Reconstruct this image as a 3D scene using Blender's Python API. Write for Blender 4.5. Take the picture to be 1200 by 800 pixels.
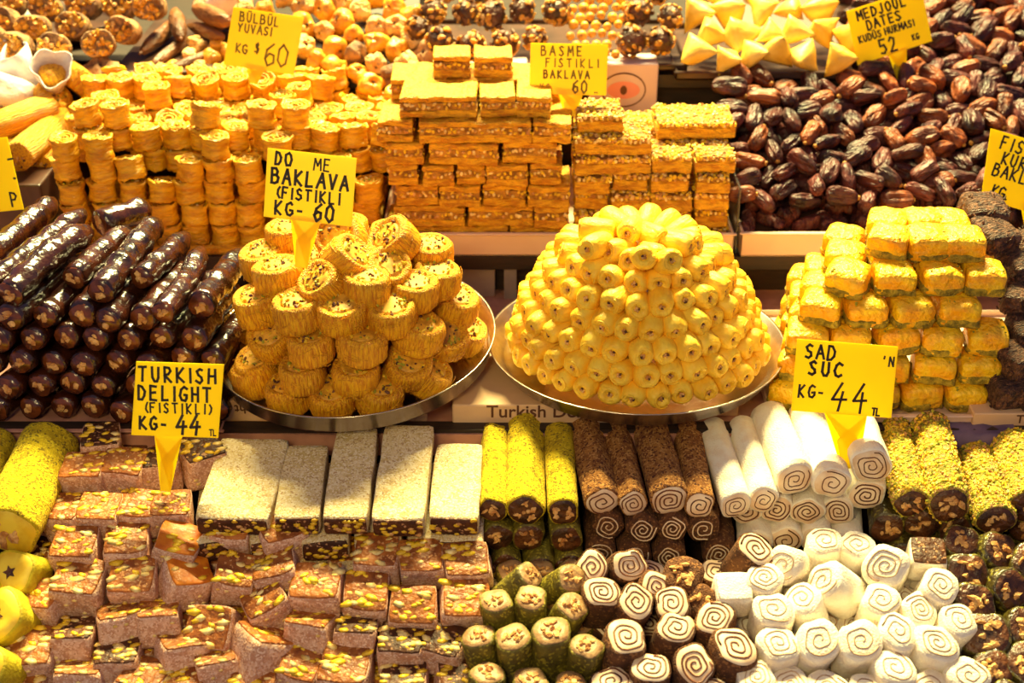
import bpy, bmesh, math, random
from mathutils import Vector, Matrix, Quaternion, Euler, noise
for o in list(bpy.data.objects): bpy.data.objects.remove(o)
SC = bpy.context.scene
COL = SC.collection
PI = math.pi
rad = math.radians

# ------------------------------------------------------------------ camera
PITCH = rad(28.0); DIST = 1.825; FPX = 1648.5
CAM = Vector((0, -DIST*math.cos(PITCH), DIST*math.sin(PITCH)))
cd = bpy.data.cameras.new('camera'); cam = bpy.data.objects.new('camera', cd); COL.objects.link(cam)
cam.location = CAM; cam.rotation_euler = (PI/2-PITCH, 0, 0)
cd.sensor_width = 36; cd.lens = 36*FPX/1200; cd.clip_start = .05
cd.dof.use_dof = True; cd.dof.focus_distance = 1.68; cd.dof.aperture_fstop = 4.5
SC.camera = cam
# ------------------------------------------------------------------ light
SC.view_settings.view_transform = 'Standard'; SC.view_settings.look = 'None'
SC.view_settings.gamma = 1; SC.view_settings.use_curve_mapping = False
SC.view_settings.exposure = 0.5
W = bpy.data.worlds.new('world'); SC.world = W; W.use_nodes = True
W.node_tree.nodes['Background'].inputs[0].default_value = (.72, .62, 1.0, 1)
W.node_tree.nodes['Background'].inputs[1].default_value = .165
def area(name, loc, target, sx, sy, power, col):
    l = bpy.data.lights.new(name, 'AREA'); l.shape = 'RECTANGLE'; l.size = sx; l.size_y = sy
    l.energy = power; l.color = col
    o = bpy.data.objects.new(name, l); COL.objects.link(o); o.location = loc
    o.rotation_euler = (Vector(target)-Vector(loc)).to_track_quat('-Z', 'Y').to_euler()
    return o
area('tube_lamp_light', (0, 1.95, 2.95), (0, .0, 0), 2.2, .10, 520, (1, .86, .36))
area('front_fill_light', (-.3, -1.75, 1.1), (0, -.25, -.05), .35, .35, 9.5, (1, .78, .34))  # added warm fill near the camera, unseen, brightens the front faces

# ------------------------------------------------------------------ projection helpers
cp, sp = math.cos(PITCH), math.sin(PITCH)
FWD = Vector((0, cp, -sp)); UPV = Vector((0, sp, cp))
def ray(px, py): return (FWD + Vector((1, 0, 0))*((px-600)/FPX) + UPV*(-(py-400)/FPX))
def atZ(px, py, z):
    d = ray(px, py); return CAM + d*((z-CAM.z)/d.z)
def atY(px, py, y):
    d = ray(px, py); return CAM + d*((y-CAM.y)/d.y)
def atF(px, py, f, t0=.9, t1=3.6):
    d = ray(px, py); t = t0; last = t0
    while t < t1:
        p = CAM+d*t
        if p.z < f(p.x, p.y):
            a, b = last, t
            for _ in range(14):
                m = (a+b)/2; p = CAM+d*m
                if p.z < f(p.x, p.y): b = m
                else: a = m
            return CAM+d*((a+b)/2)
        last = t; t += .008
    return CAM+d*t1
def proj(p):
    v = Vector(p)-CAM; z = v.dot(FWD)
    return 600+FPX*v.x/z, 400-FPX*v.dot(UPV)/z
def depth(p): return (Vector(p)-CAM).dot(FWD)
def interp(tab, x):
    if x <= tab[0][0]: return tab[0][1]
    for (a, b), (c, d) in zip(tab, tab[1:]):
        if x <= c: return b+(d-b)*(x-a)/(c-a)
    return tab[-1][1]

# ------------------------------------------------------------------ materials
def hexc(c):
    return tuple(((v/255+.055)/1.055)**2.4 if v/255 > .04045 else v/255/12.92 for v in c)+(1,)
MATS = {}
def mat(name, c1, c2=None, scale=30, lo=.4, hi=.62, rough=.6, bump=None, stretch=(1, 1, 1), speck=None,
        rand=.12, coat=0, sss=0, metal=0, spec=.5, detail=4, gen=False, bstretch=None):
    m = bpy.data.materials.new(name); m.use_nodes = True; MATS[name] = m
    N = m.node_tree.nodes; L = m.node_tree.links; B = N['Principled BSDF']
    c1 = hexc(c1); c2 = hexc(c2) if c2 else c1
    tc = N.new('ShaderNodeTexCoord'); oi = N.new('ShaderNodeObjectInfo')
    mp = N.new('ShaderNodeMapping'); mp.inputs['Scale'].default_value = stretch
    add = N.new('ShaderNodeVectorMath'); add.operation = 'ADD'
    off = N.new('ShaderNodeVectorMath'); off.operation = 'SCALE'
    comb = N.new('ShaderNodeCombineXYZ')
    for i in range(3): L.new(oi.outputs['Random'], comb.inputs[i])
    L.new(comb.outputs[0], off.inputs[0]); off.inputs['Scale'].default_value = 7.3
    L.new(tc.outputs['Object'], add.inputs[0]); L.new(off.outputs[0], add.inputs[1])
    L.new(add.outputs[0], mp.inputs['Vector'])
    nz = N.new('ShaderNodeTexNoise'); nz.inputs['Scale'].default_value = scale; nz.inputs['Detail'].default_value = detail
    L.new(mp.outputs[0], nz.inputs['Vector'])
    rp = N.new('ShaderNodeValToRGB'); rp.color_ramp.elements[0].position = lo; rp.color_ramp.elements[1].position = hi
    rp.color_ramp.elements[0].color = c1; rp.color_ramp.elements[1].color = c2
    L.new(nz.outputs['Fac'], rp.inputs['Fac']); out = rp.outputs[0]
    if speck:
        for (sc, ss, th) in speck:
            vz = N.new('ShaderNodeTexVoronoi'); vz.inputs['Scale'].default_value = ss
            L.new(add.outputs[0], vz.inputs['Vector'])
            sepc = N.new('ShaderNodeSeparateColor'); L.new(vz.outputs['Color'], sepc.inputs[0])
            st = N.new('ShaderNodeMath'); st.operation = 'LESS_THAN'; st.inputs[1].default_value = th
            L.new(sepc.outputs[0], st.inputs[0])
            mx = N.new('ShaderNodeMix'); mx.data_type = 'RGBA'
            L.new(st.outputs[0], mx.inputs['Factor']); L.new(out, mx.inputs[6]); mx.inputs[7].default_value = hexc(sc)
            out = mx.outputs[2]
    if rand:
        mr = N.new('ShaderNodeMapRange'); mr.inputs['To Min'].default_value = 1-rand; mr.inputs['To Max'].default_value = 1+rand
        L.new(oi.outputs['Random'], mr.inputs['Value'])
        hs = N.new('ShaderNodeHueSaturation'); L.new(mr.outputs[0], hs.inputs['Value']); L.new(out, hs.inputs['Color']); out = hs.outputs[0]
    L.new(out, B.inputs['Base Color'])
    B.inputs['Roughness'].default_value = rough; B.inputs['Metallic'].default_value = metal
    B.inputs['Specular IOR Level'].default_value = spec
    if coat: B.inputs['Coat Weight'].default_value = coat; B.inputs['Coat Roughness'].default_value = .12
    if sss:
        B.inputs['Subsurface Weight'].default_value = sss; B.inputs['Subsurface Radius'].default_value = (1, .6, .3)
        B.inputs['Subsurface Scale'].default_value = .006
    if bump:
        n2 = N.new('ShaderNodeTexNoise'); n2.inputs['Scale'].default_value = bump[0]; n2.inputs['Detail'].default_value = 3
        m2 = N.new('ShaderNodeMapping'); m2.inputs['Scale'].default_value = bstretch or stretch
        L.new(add.outputs[0], m2.inputs['Vector']); L.new(m2.outputs[0], n2.inputs['Vector'])
        bp = N.new('ShaderNodeBump'); bp.inputs['Strength'].default_value = bump[1]; bp.inputs['Distance'].default_value = bump[2]*1.8
        L.new(n2.outputs['Fac'], bp.inputs['Height']); L.new(bp.outputs[0], B.inputs['Normal']); L.new(bp.outputs[0], B.inputs['Coat Normal'])
    return m
M = MATS
# setting
mat('dark_wood', (34, 21, 15), (52, 33, 22), 20, rough=.6, stretch=(1, 8, 8), rand=0)
mat('shelf_edge', (196, 140, 120), (170, 118, 104), 30, rough=.5, rand=0)
mat('tray_white', (236, 205, 180), (226, 190, 165), 8, rough=.35, rand=0)
mat('tray_dark', (84, 54, 42), (60, 38, 30), 12, rough=.4, rand=0)
mat('steel', (205, 195, 180), (190, 178, 160), 60, rough=.24, metal=1, stretch=(1, 1, 1), rand=0)
mat('carton', (224, 184, 140), (212, 170, 128), 14, rough=.7, rand=.05)
mat('carton_grey', (150, 138, 140), (128, 116, 120), 14, rough=.7, rand=.05)
mat('print_brown', (96, 56, 36), rough=.8, rand=0)
mat('print_red', (222, 140, 132), rough=.7, rand=0)
mat('print_pink', (212, 184, 186), rough=.7, rand=0)
mat('clear_plastic', (220, 215, 210), rough=.1, rand=0)
_b = M['clear_plastic'].node_tree.nodes['Principled BSDF']; _b.inputs['Transmission Weight'].default_value = .9
mat('sign_yellow', (255, 234, 0), (255, 228, 0), 10, rough=.38, rand=.02)
_n = M['sign_yellow'].node_tree; _p = _n.nodes['Principled BSDF']; _t = _n.nodes.new('ShaderNodeBsdfTranslucent'); _t.inputs[0].default_value = hexc((255, 234, 10))
_m = _n.nodes.new('ShaderNodeMixShader'); _m.inputs[0].default_value = .5; _n.links.new(_p.outputs[0], _m.inputs[1]); _n.links.new(_t.outputs[0], _m.inputs[2]); _n.links.new(_m.outputs[0], _n.nodes['Material Output'].inputs[0])
mat('marker', (38, 28, 20), (60, 48, 28), 60, rough=.6, rand=0)
mat('marker_faded', (150, 128, 20), (118, 98, 18), 60, rough=.6, rand=0)
# sweets
mat('sugar', (222, 178, 150), (190, 136, 106), 110, rough=.9, bump=(420, .5, .002), rand=.10, speck=[((232, 196, 172), 620, .25), ((190, 138, 106), 560, .14)])
mat('slab_sugar', (230, 208, 160), (212, 184, 122), 90, rough=.9, bump=(420, .6, .002), rand=.06, speck=[((192, 156, 110), 480, .16), ((238, 222, 188), 560, .3)])
mat('jelly', (176, 104, 42), (132, 70, 28), 70, rough=.5, spec=.3, coat=.05, sss=.15, rand=.25, bump=(140, .6, .003), speck=[((204, 144, 88), 420, .12)])
mat('jelly_orange', (222, 132, 28), (190, 96, 18), 60, rough=.5, spec=.3, coat=.05, sss=.15, rand=.1, bump=(120, .3, .002))
mat('jelly_dark', (92, 50, 22), (62, 32, 16), 60, rough=.5, spec=.3, rand=.2, bump=(140, .6, .003), speck=[((180, 130, 90), 420, .08)])
mat('pistachio', (246, 204, 40), (216, 168, 26), 120, rough=.45, rand=.12)
mat('pistachio_pale', (246, 222, 150), (226, 184, 90), 120, rough=.45, rand=.12)
mat('pistachio_green', (186, 178, 40), (140, 140, 30), 120, rough=.5, rand=.12)
mat('walnut', (232, 182, 108), (186, 122, 58), 90, rough=.6, bump=(200, .6, .003), rand=.14)
mat('nut_dark', (112, 66, 40), (76, 44, 28), 90, rough=.6, rand=.12)
mat('powder_green', (228, 198, 6), (196, 164, 4), 70, rough=.95, bump=(600, .9, .003), rand=.05, speck=[((240, 214, 30), 500, .25), ((150, 126, 8), 420, .14)])
mat('green_skin', (112, 100, 22), (86, 74, 18), 60, rough=.6, bump=(300, .5, .002), rand=.14, speck=[((150, 136, 36), 400, .2)])
mat('green_face', (176, 138, 92), (146, 106, 66), 90, rough=.5, rand=.12, bump=(200, .4, .002))
mat('walnut_core', (104, 60, 30), (60, 32, 18), 60, rough=.4, bump=(120, .7, .004), rand=.1)
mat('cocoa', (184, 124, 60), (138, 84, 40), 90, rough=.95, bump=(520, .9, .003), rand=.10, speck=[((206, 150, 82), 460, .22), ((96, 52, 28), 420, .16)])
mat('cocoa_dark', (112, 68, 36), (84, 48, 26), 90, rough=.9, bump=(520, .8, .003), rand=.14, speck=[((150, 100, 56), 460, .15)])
mat('nougat', (248, 224, 190), (232, 196, 156), 50, rough=.6, rand=.07)
mat('thin_line', (150, 112, 84), (196, 160, 126), 90, rough=.6, rand=.1, lo=.35, hi=.6)
mat('spiral_brown', (96, 48, 22), (120, 64, 30), 60, rough=.5, rand=.1)
mat('coconut', (252, 244, 226), (246, 230, 206), 60, rough=.9, bump=(420, .55, .002), rand=.04)
mat('pist_crumb', (196, 168, 48), (160, 128, 36), 90, rough=.85, bump=(340, 1, .005), rand=.08, speck=[((236, 210, 70), 300, .3), ((128, 128, 30), 280, .2), ((214, 160, 96), 330, .15)])
mat('dark_jelly_skin', (84, 74, 26), (58, 46, 18), 70, rough=.3, coat=.5, rand=.15, bump=(160, .6, .003), speck=[((134, 124, 44), 260, .18)])
mat('lime_skin', (206, 186, 20), (178, 156, 14), 50, rough=.7, bump=(300, .4, .002), rand=.06)
mat('lime_face', (250, 218, 60), (236, 192, 36), 50, rough=.5, rand=.05)
mat('sucuk', (66, 28, 16), (30, 12, 9), 50, rough=.24, coat=.4, bump=(55, .5, .0045), rand=.2, spec=.7)
mat('sucuk_end', (122, 62, 26), (74, 34, 16), 80, rough=.25, coat=.4, rand=.15)
mat('kadayif', (255, 190, 14), (218, 134, 0), 420, rough=.55, bump=(520, .9, .003), stretch=(1, 1, .12), bstretch=(1, 1, .12), rand=.08, coat=.1)
mat('kadayif_fill', (236, 176, 44), (184, 126, 20), 90, rough=.6, rand=.1)
mat('phyllo_pale', (255, 216, 64), (252, 190, 24), 60, rough=.55, bump=(140, .5, .003), stretch=(1, 1, .5), rand=.09, coat=.04, lo=.35, hi=.65)
mat('phyllo_gold', (250, 190, 18), (212, 142, 0), 50, rough=.45, bump=(120, .7, .004), stretch=(.7, .7, 2.6), rand=.10, coat=.15)
mat('phyllo_crust', (246, 186, 30), (206, 134, 4), 60, rough=.55, bump=(150, .9, .004), stretch=(1, 1, 3), rand=.08)
mat('bar_fill', (200, 142, 50), (140, 92, 30), 100, rough=.7, rand=.1, bump=(260, .8, .004))
mat('square_top', (255, 208, 22), (252, 172, 2), 34, rough=.42, bump=(120, .8, .004), rand=.07, coat=.15)
mat('square_base', (196, 166, 40), (128, 112, 22), 120, rough=.7, bump=(300, .8, .003), rand=.08)
mat('choc_square', (118, 78, 54), (58, 34, 26), 110, rough=.55, bump=(200, 1, .006), stretch=(1, 2.5, 1), rand=.15, speck=[((132, 88, 62), 260, .12)])
mat('date', (96, 46, 42), (46, 20, 24), 40, rough=.46, spec=.4, bump=(90, 1, .007), bstretch=(1, 1, .35), rand=.38)
mat('date_brown', (156, 82, 42), (84, 38, 26), 40, rough=.46, spec=.4, bump=(90, 1, .007), bstretch=(1, 1, .35), rand=.25)
mat('calyx', (206, 152, 70), (160, 104, 44), 80, rough=.7)
mat('triangle_pastry', (248, 212, 106), (238, 184, 56), 26, rough=.45, bump=(70, .4, .003), rand=.06)
mat('apricot', (240, 172, 44), (206, 130, 24), 50, rough=.45, bump=(90, .6, .004), rand=.14, coat=.2)
mat('fig_skin', (186, 140, 92), (120, 78, 46), 50, rough=.7, bump=(130, .7, .004), rand=.16)
mat('fig_fill', (240, 178, 56), (196, 124, 26), 80, rough=.5, bump=(170, .8, .004), rand=.12)
mat('fig_pale', (238, 198, 130), (214, 156, 76), 60, rough=.6, bump=(110, .9, .005), rand=.14)
mat('hazelnut', (232, 176, 62), (206, 140, 40), 60, rough=.4, rand=.1)
mat('dried_brown', (150, 92, 42), (98, 56, 28), 40, rough=.5, bump=(90, .8, .005), rand=.2, stretch=(1, 1, .4))
mat('paper_white', (250, 244, 240), (236, 222, 222), 20, rough=.6, bump=(60, .5, .004), rand=.03)
mat('paper_purple', (120, 96, 120), (92, 72, 100), 30, rough=.7, rand=0)
mat('glass_dark', (60, 52, 60), (40, 34, 40), 20, rough=.2, rand=0)

# ------------------------------------------------------------------ mesh helpers
class MB:
    def __init__(s): s.v = []; s.f = []; s.m = []
    def add(s, vs, fs, mi=0):
        o = len(s.v); s.v += [tuple(v) for v in vs]; s.f += [tuple(i+o for i in f) for f in fs]; s.m += [mi]*len(fs)
        return s
    def mesh(s, name, *mats, smooth=True):
        me = bpy.data.meshes.new(name); me.from_pydata(s.v, [], s.f)
        for x in mats: me.materials.append(M[x])
        if len(mats) > 1: me.polygons.foreach_set('material_index', s.m)
        me.polygons.foreach_set('use_smooth', [smooth]*len(me.polygons)); me.update(); return me
def _ico(n):
    bm = bmesh.new(); bmesh.ops.create_icosphere(bm, subdivisions=n, radius=1)
    v = [x.co.copy() for x in bm.verts]; f = [tuple(y.index for y in x.verts) for x in bm.faces]; bm.free(); return v, f
ICO1 = _ico(1); ICO2 = _ico(2)
def lump(mb, c, size, rng, jit=.22, ico=ICO1, mi=0, rot=None):
    q = rot or Euler((rng.uniform(0, 6), rng.uniform(0, 6), rng.uniform(0, 6))).to_quaternion()
    c = Vector(c); vs = []
    for v in ico[0]:
        k = 1+rng.uniform(-jit, jit); vs.append(c+q@Vector((v.x*size[0]*k, v.y*size[1]*k, v.z*size[2]*k)))
    mb.add(vs, ico[1], mi)
def lathe(mb, prof, seg=24, fn=None, mi=0, fz=None):
    """prof [(r,z)] from bottom pole to top pole; fn(theta,z,r)->radius factor"""
    rings = []; vs = []
    for r, z in prof:
        if r <= 1e-6: rings.append([len(vs)]); vs.append((0, 0, z)); continue
        ids = []
        for i in range(seg):
            t = 2*PI*i/seg; k = fn(t, z, r) if fn else 1
            ids.append(len(vs)); vs.append((r*k*math.cos(t), r*k*math.sin(t), z+(fz(t, z, r) if fz else 0)))
        rings.append(ids)
    fs = []
    for a, b in zip(rings, rings[1:]):
        n = max(len(a), len(b))
        for i in range(n):
            j = (i+1) % n
            if len(a) == 1: fs.append((a[0], b[j], b[i]) if False else (a[0], b[i], b[j])[::-1])
            elif len(b) == 1: fs.append((a[i], a[j], b[0]))
            else: fs.append((a[i], a[j], b[j], b[i]))
    mb.add(vs, fs, mi)
def box(mb, sx, sy, sz, c=(0, 0, 0), mi=0, bev=0, seg=2, fn=None):
    bm = bmesh.new(); bmesh.ops.create_cube(bm, size=1)
    for v in bm.verts: v.co = Vector((v.co.x*sx, v.co.y*sy, v.co.z*sz))
    if bev: bmesh.ops.bevel(bm, geom=bm.edges[:], offset=bev, segments=seg, profile=.5, affect='EDGES')
    bm.verts.index_update()
    vs = [Vector(c)+(fn(v.co) if fn else v.co) for v in bm.verts]; fs = [tuple(x.index for x in f.verts) for f in bm.faces]; bm.free()
    mb.add(vs, fs, mi)
def gridbox(mb, sx, sy, sz, n=6, fn=None, mi=0, rnd=4):
    """superellipsoid style rounded box with n divisions"""
    bm = bmesh.new(); bmesh.ops.create_cube(bm, size=2)
    bmesh.ops.subdivide_edges(bm, edges=bm.edges[:], cuts=n, use_grid_fill=True)
    vs = []
    for v in bm.verts:
        c = v.co; d = (abs(c.x)**rnd+abs(c.y)**rnd+abs(c.z)**rnd)**(1/rnd)
        p = Vector((c.x/d*sx/2, c.y/d*sy/2, c.z/d*sz/2)); vs.append(fn(p) if fn else p)
    bm.verts.index_update(); fs = [tuple(x.index for x in f.verts) for f in bm.faces]; bm.free()
    mb.add(vs, fs, mi)
def xsec(rng, a=.05, b=.03):
    p1, p2, p3 = rng.uniform(0, 6), rng.uniform(0, 6), rng.uniform(0, 6)
    s = rng.uniform(0, 50)
    def f(t): return 1+a*math.cos(2*t+p1)+b*math.cos(4*t+p2)+b*.6*math.cos(5*t+p3)
    return f, s
def spiral(mb, r, turns, w, z0, h, cs, r0=.12, n=26, mi=0, rng=None, ph=0):
    steps = int(turns*n); pts = []; sd_ = rng.uniform(0, 90) if rng else 0
    for i in range(steps+1):
        u = i/steps; t = ph+u*turns*2*PI; rr = r*(r0+(1-r0)*u)*(1+.13*noise.noise(Vector((math.cos(t)*1.1+sd_, math.sin(t)*1.1, u*2))))
        pts.append((rr, t))
    vs = []; fs = []
    for rr, t in pts:
        k = cs(t) if cs else 1
        for d, z in ((-w/2, z0), (-w/2, z0+h), (w/2, z0+h), (w/2, z0)):
            q = max(.0002, rr*k+d); vs.append((q*math.cos(t), q*math.sin(t), z))
    for i in range(steps):
        a = i*4; b = a+4
        for j in range(3): fs.append((a+j, a+j+1, b+j+1, b+j))
    fs += [(0, 3, 2, 1), (steps*4, steps*4+1, steps*4+2, steps*4+3)]
    mb.add(vs, fs, mi)

# ------------------------------------------------------------------ object helpers
def newobj(name, me, parent=None):
    o = bpy.data.objects.new(name, me); COL.objects.link(o)
    if parent: o.parent = parent
    return o
def place(proto, loc, quat=None, scale=1, cat=None, group=None, label=None):
    """proto: dict(name, mesh, cat, parts=[(name, mesh, kind, subparts, label)])"""
    o = newobj(proto['name'], proto['mesh']); o.location = loc
    o.rotation_mode = 'QUATERNION'; o.rotation_quaternion = quat or Quaternion()
    o.scale = (scale,)*3 if not hasattr(scale, '__len__') else scale
    o['category'] = cat or proto['cat']
    if group: o['group'] = group
    if label: o['label'] = label
    def kids(parts, par):
        for p in parts:
            c = newobj(p[0], p[1], par)
            if len(p) > 2 and p[2]: c['kind'] = p[2]
            if len(p) > 4 and p[4]: c['label'] = p[4]
            if len(p) > 3 and p[3]: kids(p[3], c)
    kids(proto.get('parts', []), o); return o
def qdir(d, spin=0): return Vector(d).normalized().to_track_quat('Z', 'Y') @ Quaternion((0, 0, 1), spin)
def qeul(x=0, y=0, z=0): return Euler((rad(x), rad(y), rad(z))).to_quaternion()
def struct(name, mb, *mats, smooth=False, parent=None):
    o = newobj(name, mb.mesh(name, *mats, smooth=smooth), parent)
    if not parent: o['kind'] = 'structure'
    return o
def single(name, mb, mats, label, cat, group=None, smooth=False, loc=(0, 0, 0), quat=None):
    return place(dict(name=name, mesh=mb.mesh(name, *mats, smooth=smooth), cat=cat), loc, quat, 1, cat, group, label)
ORD = ['first', 'second', 'third', 'fourth', 'fifth', 'sixth', 'seventh', 'eighth', 'ninth', 'tenth', 'eleventh', 'twelfth', 'thirteenth',
       'fourteenth', 'fifteenth', 'sixteenth', 'seventeenth', 'eighteenth', 'nineteenth', 'twentieth']
def ordn(i):
    if i < 20: return ORD[i]
    t = {2: 'twenty', 3: 'thirty', 4: 'forty', 5: 'fifty'}[(i+1)//10]
    if (i+1) % 10 == 0: return {2: 'twentieth', 3: 'thirtieth', 4: 'fortieth', 5: 'fiftieth'}[(i+1)//10]
    return t+'-'+ORD[(i+1) % 10-1]
def label_cols(objs, templ):
    objs = sorted(objs, key=lambda o: proj(o.location)[0])
    n = len(objs)
    for i, o in enumerate(objs):
        c = 'leftmost' if i == 0 else 'rightmost' if i == n-1 else ordn(i)+' from left'
        o['label'] = templ.format(col=c)
def label_rows(objs, templ, rowh, what='front'):
    items = sorted(objs, key=lambda o: -proj(o.location)[1]); rows = []; top = None
    for o in items:
        y = proj(o.location)[1]
        if top is None or top-y > rowh: rows.append([]); top = y
        rows[-1].append(o)
    for r, row in enumerate(rows):
        rn = (what+' row') if r == 0 else ordn(r)+' row from '+what
        label_cols(row, templ.format(row=rn, col='{col}'))

# ================================================================== SETTING
ZS1 = -.05          # shelf under plates
ZS2 = .02           # shelf under the trays of bars and dates
ZS3 = .20           # back shelf
mb = MB(); box(mb, 2.2, .62, .03, (0, -.148+.31, ZS1-.015)); struct('trim_1', mb, 'shelf_edge')
mb = MB(); box(mb, 2.2, .03, .068, (0, .27, (ZS1+ZS2)/2)); struct('trim_2', mb, 'dark_wood')
mb = MB(); box(mb, 2.2, .40, .02, (0, .42, ZS2-.01+.0)); struct('trim_3', mb, 'dark_wood')
mb = MB(); box(mb, 2.4, .03, .18, (0, .56, (ZS2+ZS3)/2)); struct('trim_4', mb, 'dark_wood')
mb = MB(); box(mb, 2.4, .6, .02, (0, .80, ZS3-.01)); struct('trim_5', mb, 'dark_wood')
mb = MB(); box(mb, 3.2, .04, 1.0, (0, 1.15, -.05)); struct('wall_back', mb, 'dark_wood')
# front counter: level at the back, sloping towards the customer
BOARD = [(-.62, -.325), (-.30, -.178), (-.12, -.178)]
mb = MB()
vs = []
for y, z in [(-.62, -.415), (-.29, -.185), (-.12, -.185), (-.12, -.21), (-.62, -.445)]:
    vs += [(-1.1, y, z), (1.1, y, z)]
n = 5
mb.add(vs, [(2*i, 2*i+1, (2*i+3) % 10, (2*i+2) % 10) for i in range(n)]+[(0, 2, 4, 6, 8), (9, 7, 5, 3, 1)])
struct('floor', mb, 'dark_wood')
mb = MB(); box(mb, 2.2, .02, .16, (0, -.135, -.125)); struct('trim_6', mb, 'dark_wood')

# ------------------------------------------------------------------ plates
def plate(name, r, c, quat, label, wall=.026, fl=.022):
    mb = MB()
    prof = [(0, 0), (r-fl, 0), (r-fl*.73, .003), (r-.002, wall-.002), (r, wall), (r+.0005, wall+.0015), (r-.0025, wall+.0008), (r-fl*.73-.003, .006), (r-fl-.004, .0035), (0, .0035)]
    lathe(mb, prof, 72)
    return place(dict(name=name, mesh=mb.mesh(name, 'steel'), cat='plate'), c, quat, 1, 'plate', None, label)
CA = Vector((-.2005, -.022, -.003)); CB = Vector((.1590, -.017, -.0135))
QA = qeul(5, -2.5, 0)
plate('serving_plate', .181, CA, QA, 'round steel plate tilted under the shredded pastry rolls', fl=.009)
plate('serving_plate', .190, CB, None, 'round steel plate under the domed pile of small pale rolls')

# ------------------------------------------------------------------ cartons on the shelf and their print
def text_mesh(body, size, matname):
    c = bpy.data.curves.new('t', 'FONT'); c.body = body; c.size = size; c.extrude = .0003; c.offset = size*.012; c.align_x = 'LEFT'
    o = bpy.data.objects.new('t', c); COL.objects.link(o); bpy.context.view_layer.update()
    me = bpy.data.meshes.new_from_object(o.evaluated_get(bpy.context.evaluated_depsgraph_get()))
    bpy.data.objects.remove(o); bpy.data.curves.remove(c)
    me.materials.clear(); me.materials.append(M[matname]); return me
def carton(x0, x1, y0, y1, z0, z1, label, txt=None, tx=0, size=.02, matn='carton', flip=False):
    mb = MB(); box(mb, x1-x0, y1-y0, z1-z0, bev=.0015, seg=1)
    o = place(dict(name='carton', mesh=mb.mesh('carton', matn, smooth=False), cat='box'), ((x0+x1)/2, (y0+y1)/2, (z0+z1)/2), None, 1, 'box', None, label)
    if txt:
        t = newobj('printed_name', text_mesh(txt, size, 'print_brown'), o)
        t.rotation_euler = (PI/2, PI if flip else 0, 0); t.location = (tx-(x0+x1)/2, -(y1-y0)/2-.0004, (.009 if flip else -.002))
    return o
def X(px, py, Y): return atY(px, py, Y).x
carton(X(530, 485, -.13), X(716, 485, -.13), -.128, .0, ZS1, ZS1+.030, 'tan carton printed Turkish Delight under the dome plate', 'Turkish Delight', X(570, 485, -.13), .024)
carton(X(735, 485, -.11), X(866, 485, -.11), -.105, .06, ZS1, ZS1+.0355, 'plain tan carton under the right half of dome plate')
carton(X(255, 480, -.12), X(500, 480, -.12), -.118, .02, ZS1, ZS1+.030, 'tan carton under the tilted plate of shredded rolls', 'Delight', X(322, 480, -.12), .017, flip=True)
carton(X(1140, 495, -.135), 0.78, -.135, -.09, ZS1, ZS1+.022, 'tan carton at right beneath the pastry square tray', 'TU', X(1188, 495, -.13), .016)
# narrow grey posts and cartons in the dark gap under the middle shelf
mb = MB(); box(mb, .018, .018, .068); single('shelf_post', mb, ['carton_grey'], 'grey post holding the middle shelf between the two round plates', 'post', None, loc=(X(598, 320, .235), .235, (ZS1+ZS2)/2-.008))
carton(X(520, 320, .24), X(580, 320, .24), .232, .255, ZS1, ZS1+.05, 'grey carton in the gap behind shredded roll plate', matn='carton_grey')

# ------------------------------------------------------------------ trays on middle shelf
def tray(name, x0, x1, y0, y1, z0, h, matn, label, t=.004):
    mb = MB(); w = x1-x0; d = y1-y0
    def wall(sx, sy, sz, c): box(mb, sx, sy, sz, c, bev=.0012, seg=1)
    wall(w, d, t, (0, 0, t/2)); wall(w, t, h, (0, -d/2+t/2, h/2)); wall(w, t, h, (0, d/2-t/2, h/2))
    wall(t, d, h, (-w/2+t/2, 0, h/2)); wall(t, d, h, (w/2-t/2, 0, h/2))
    wall(w+.006, .006, .003, (0, -d/2-.001, h-.0015))
    return place(dict(name=name, mesh=mb.mesh(name, matn, smooth=False), cat='tray'), ((x0+x1)/2, (y0+y1)/2, z0), None, 1, 'tray', None, label)
YT = .222
XBL, XBR = X(447, 285, YT), X(860, 285, YT)
tray('baking_tray', XBL, XBR, YT, YT+.26, ZS2, .036, 'tray_white', 'cream tray under the stacked pastry bars')
XDL, XDR = X(868, 285, YT), .88
tray('baking_tray', XDL, XDR, YT-.002, YT+.30, ZS2, .038, 'tray_white', 'cream tray under the heap of dates')
mb = MB(); box(mb, .003, .16, .10, bev=.0008, seg=1)
single('divider_panel', mb, ['clear_plastic'], 'clear plastic divider between pastry bars and dates', 'divider', loc=((XBR+XDL)/2, YT+.09, ZS2+.05))
# golden tray under the stacked small rolls
tray('baking_tray', X(62, 270, .24), X(440, 270, .24), .226, .50, ZS2, .014, 'phyllo_crust', 'shallow golden tray under the stacked small rolls')

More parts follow.
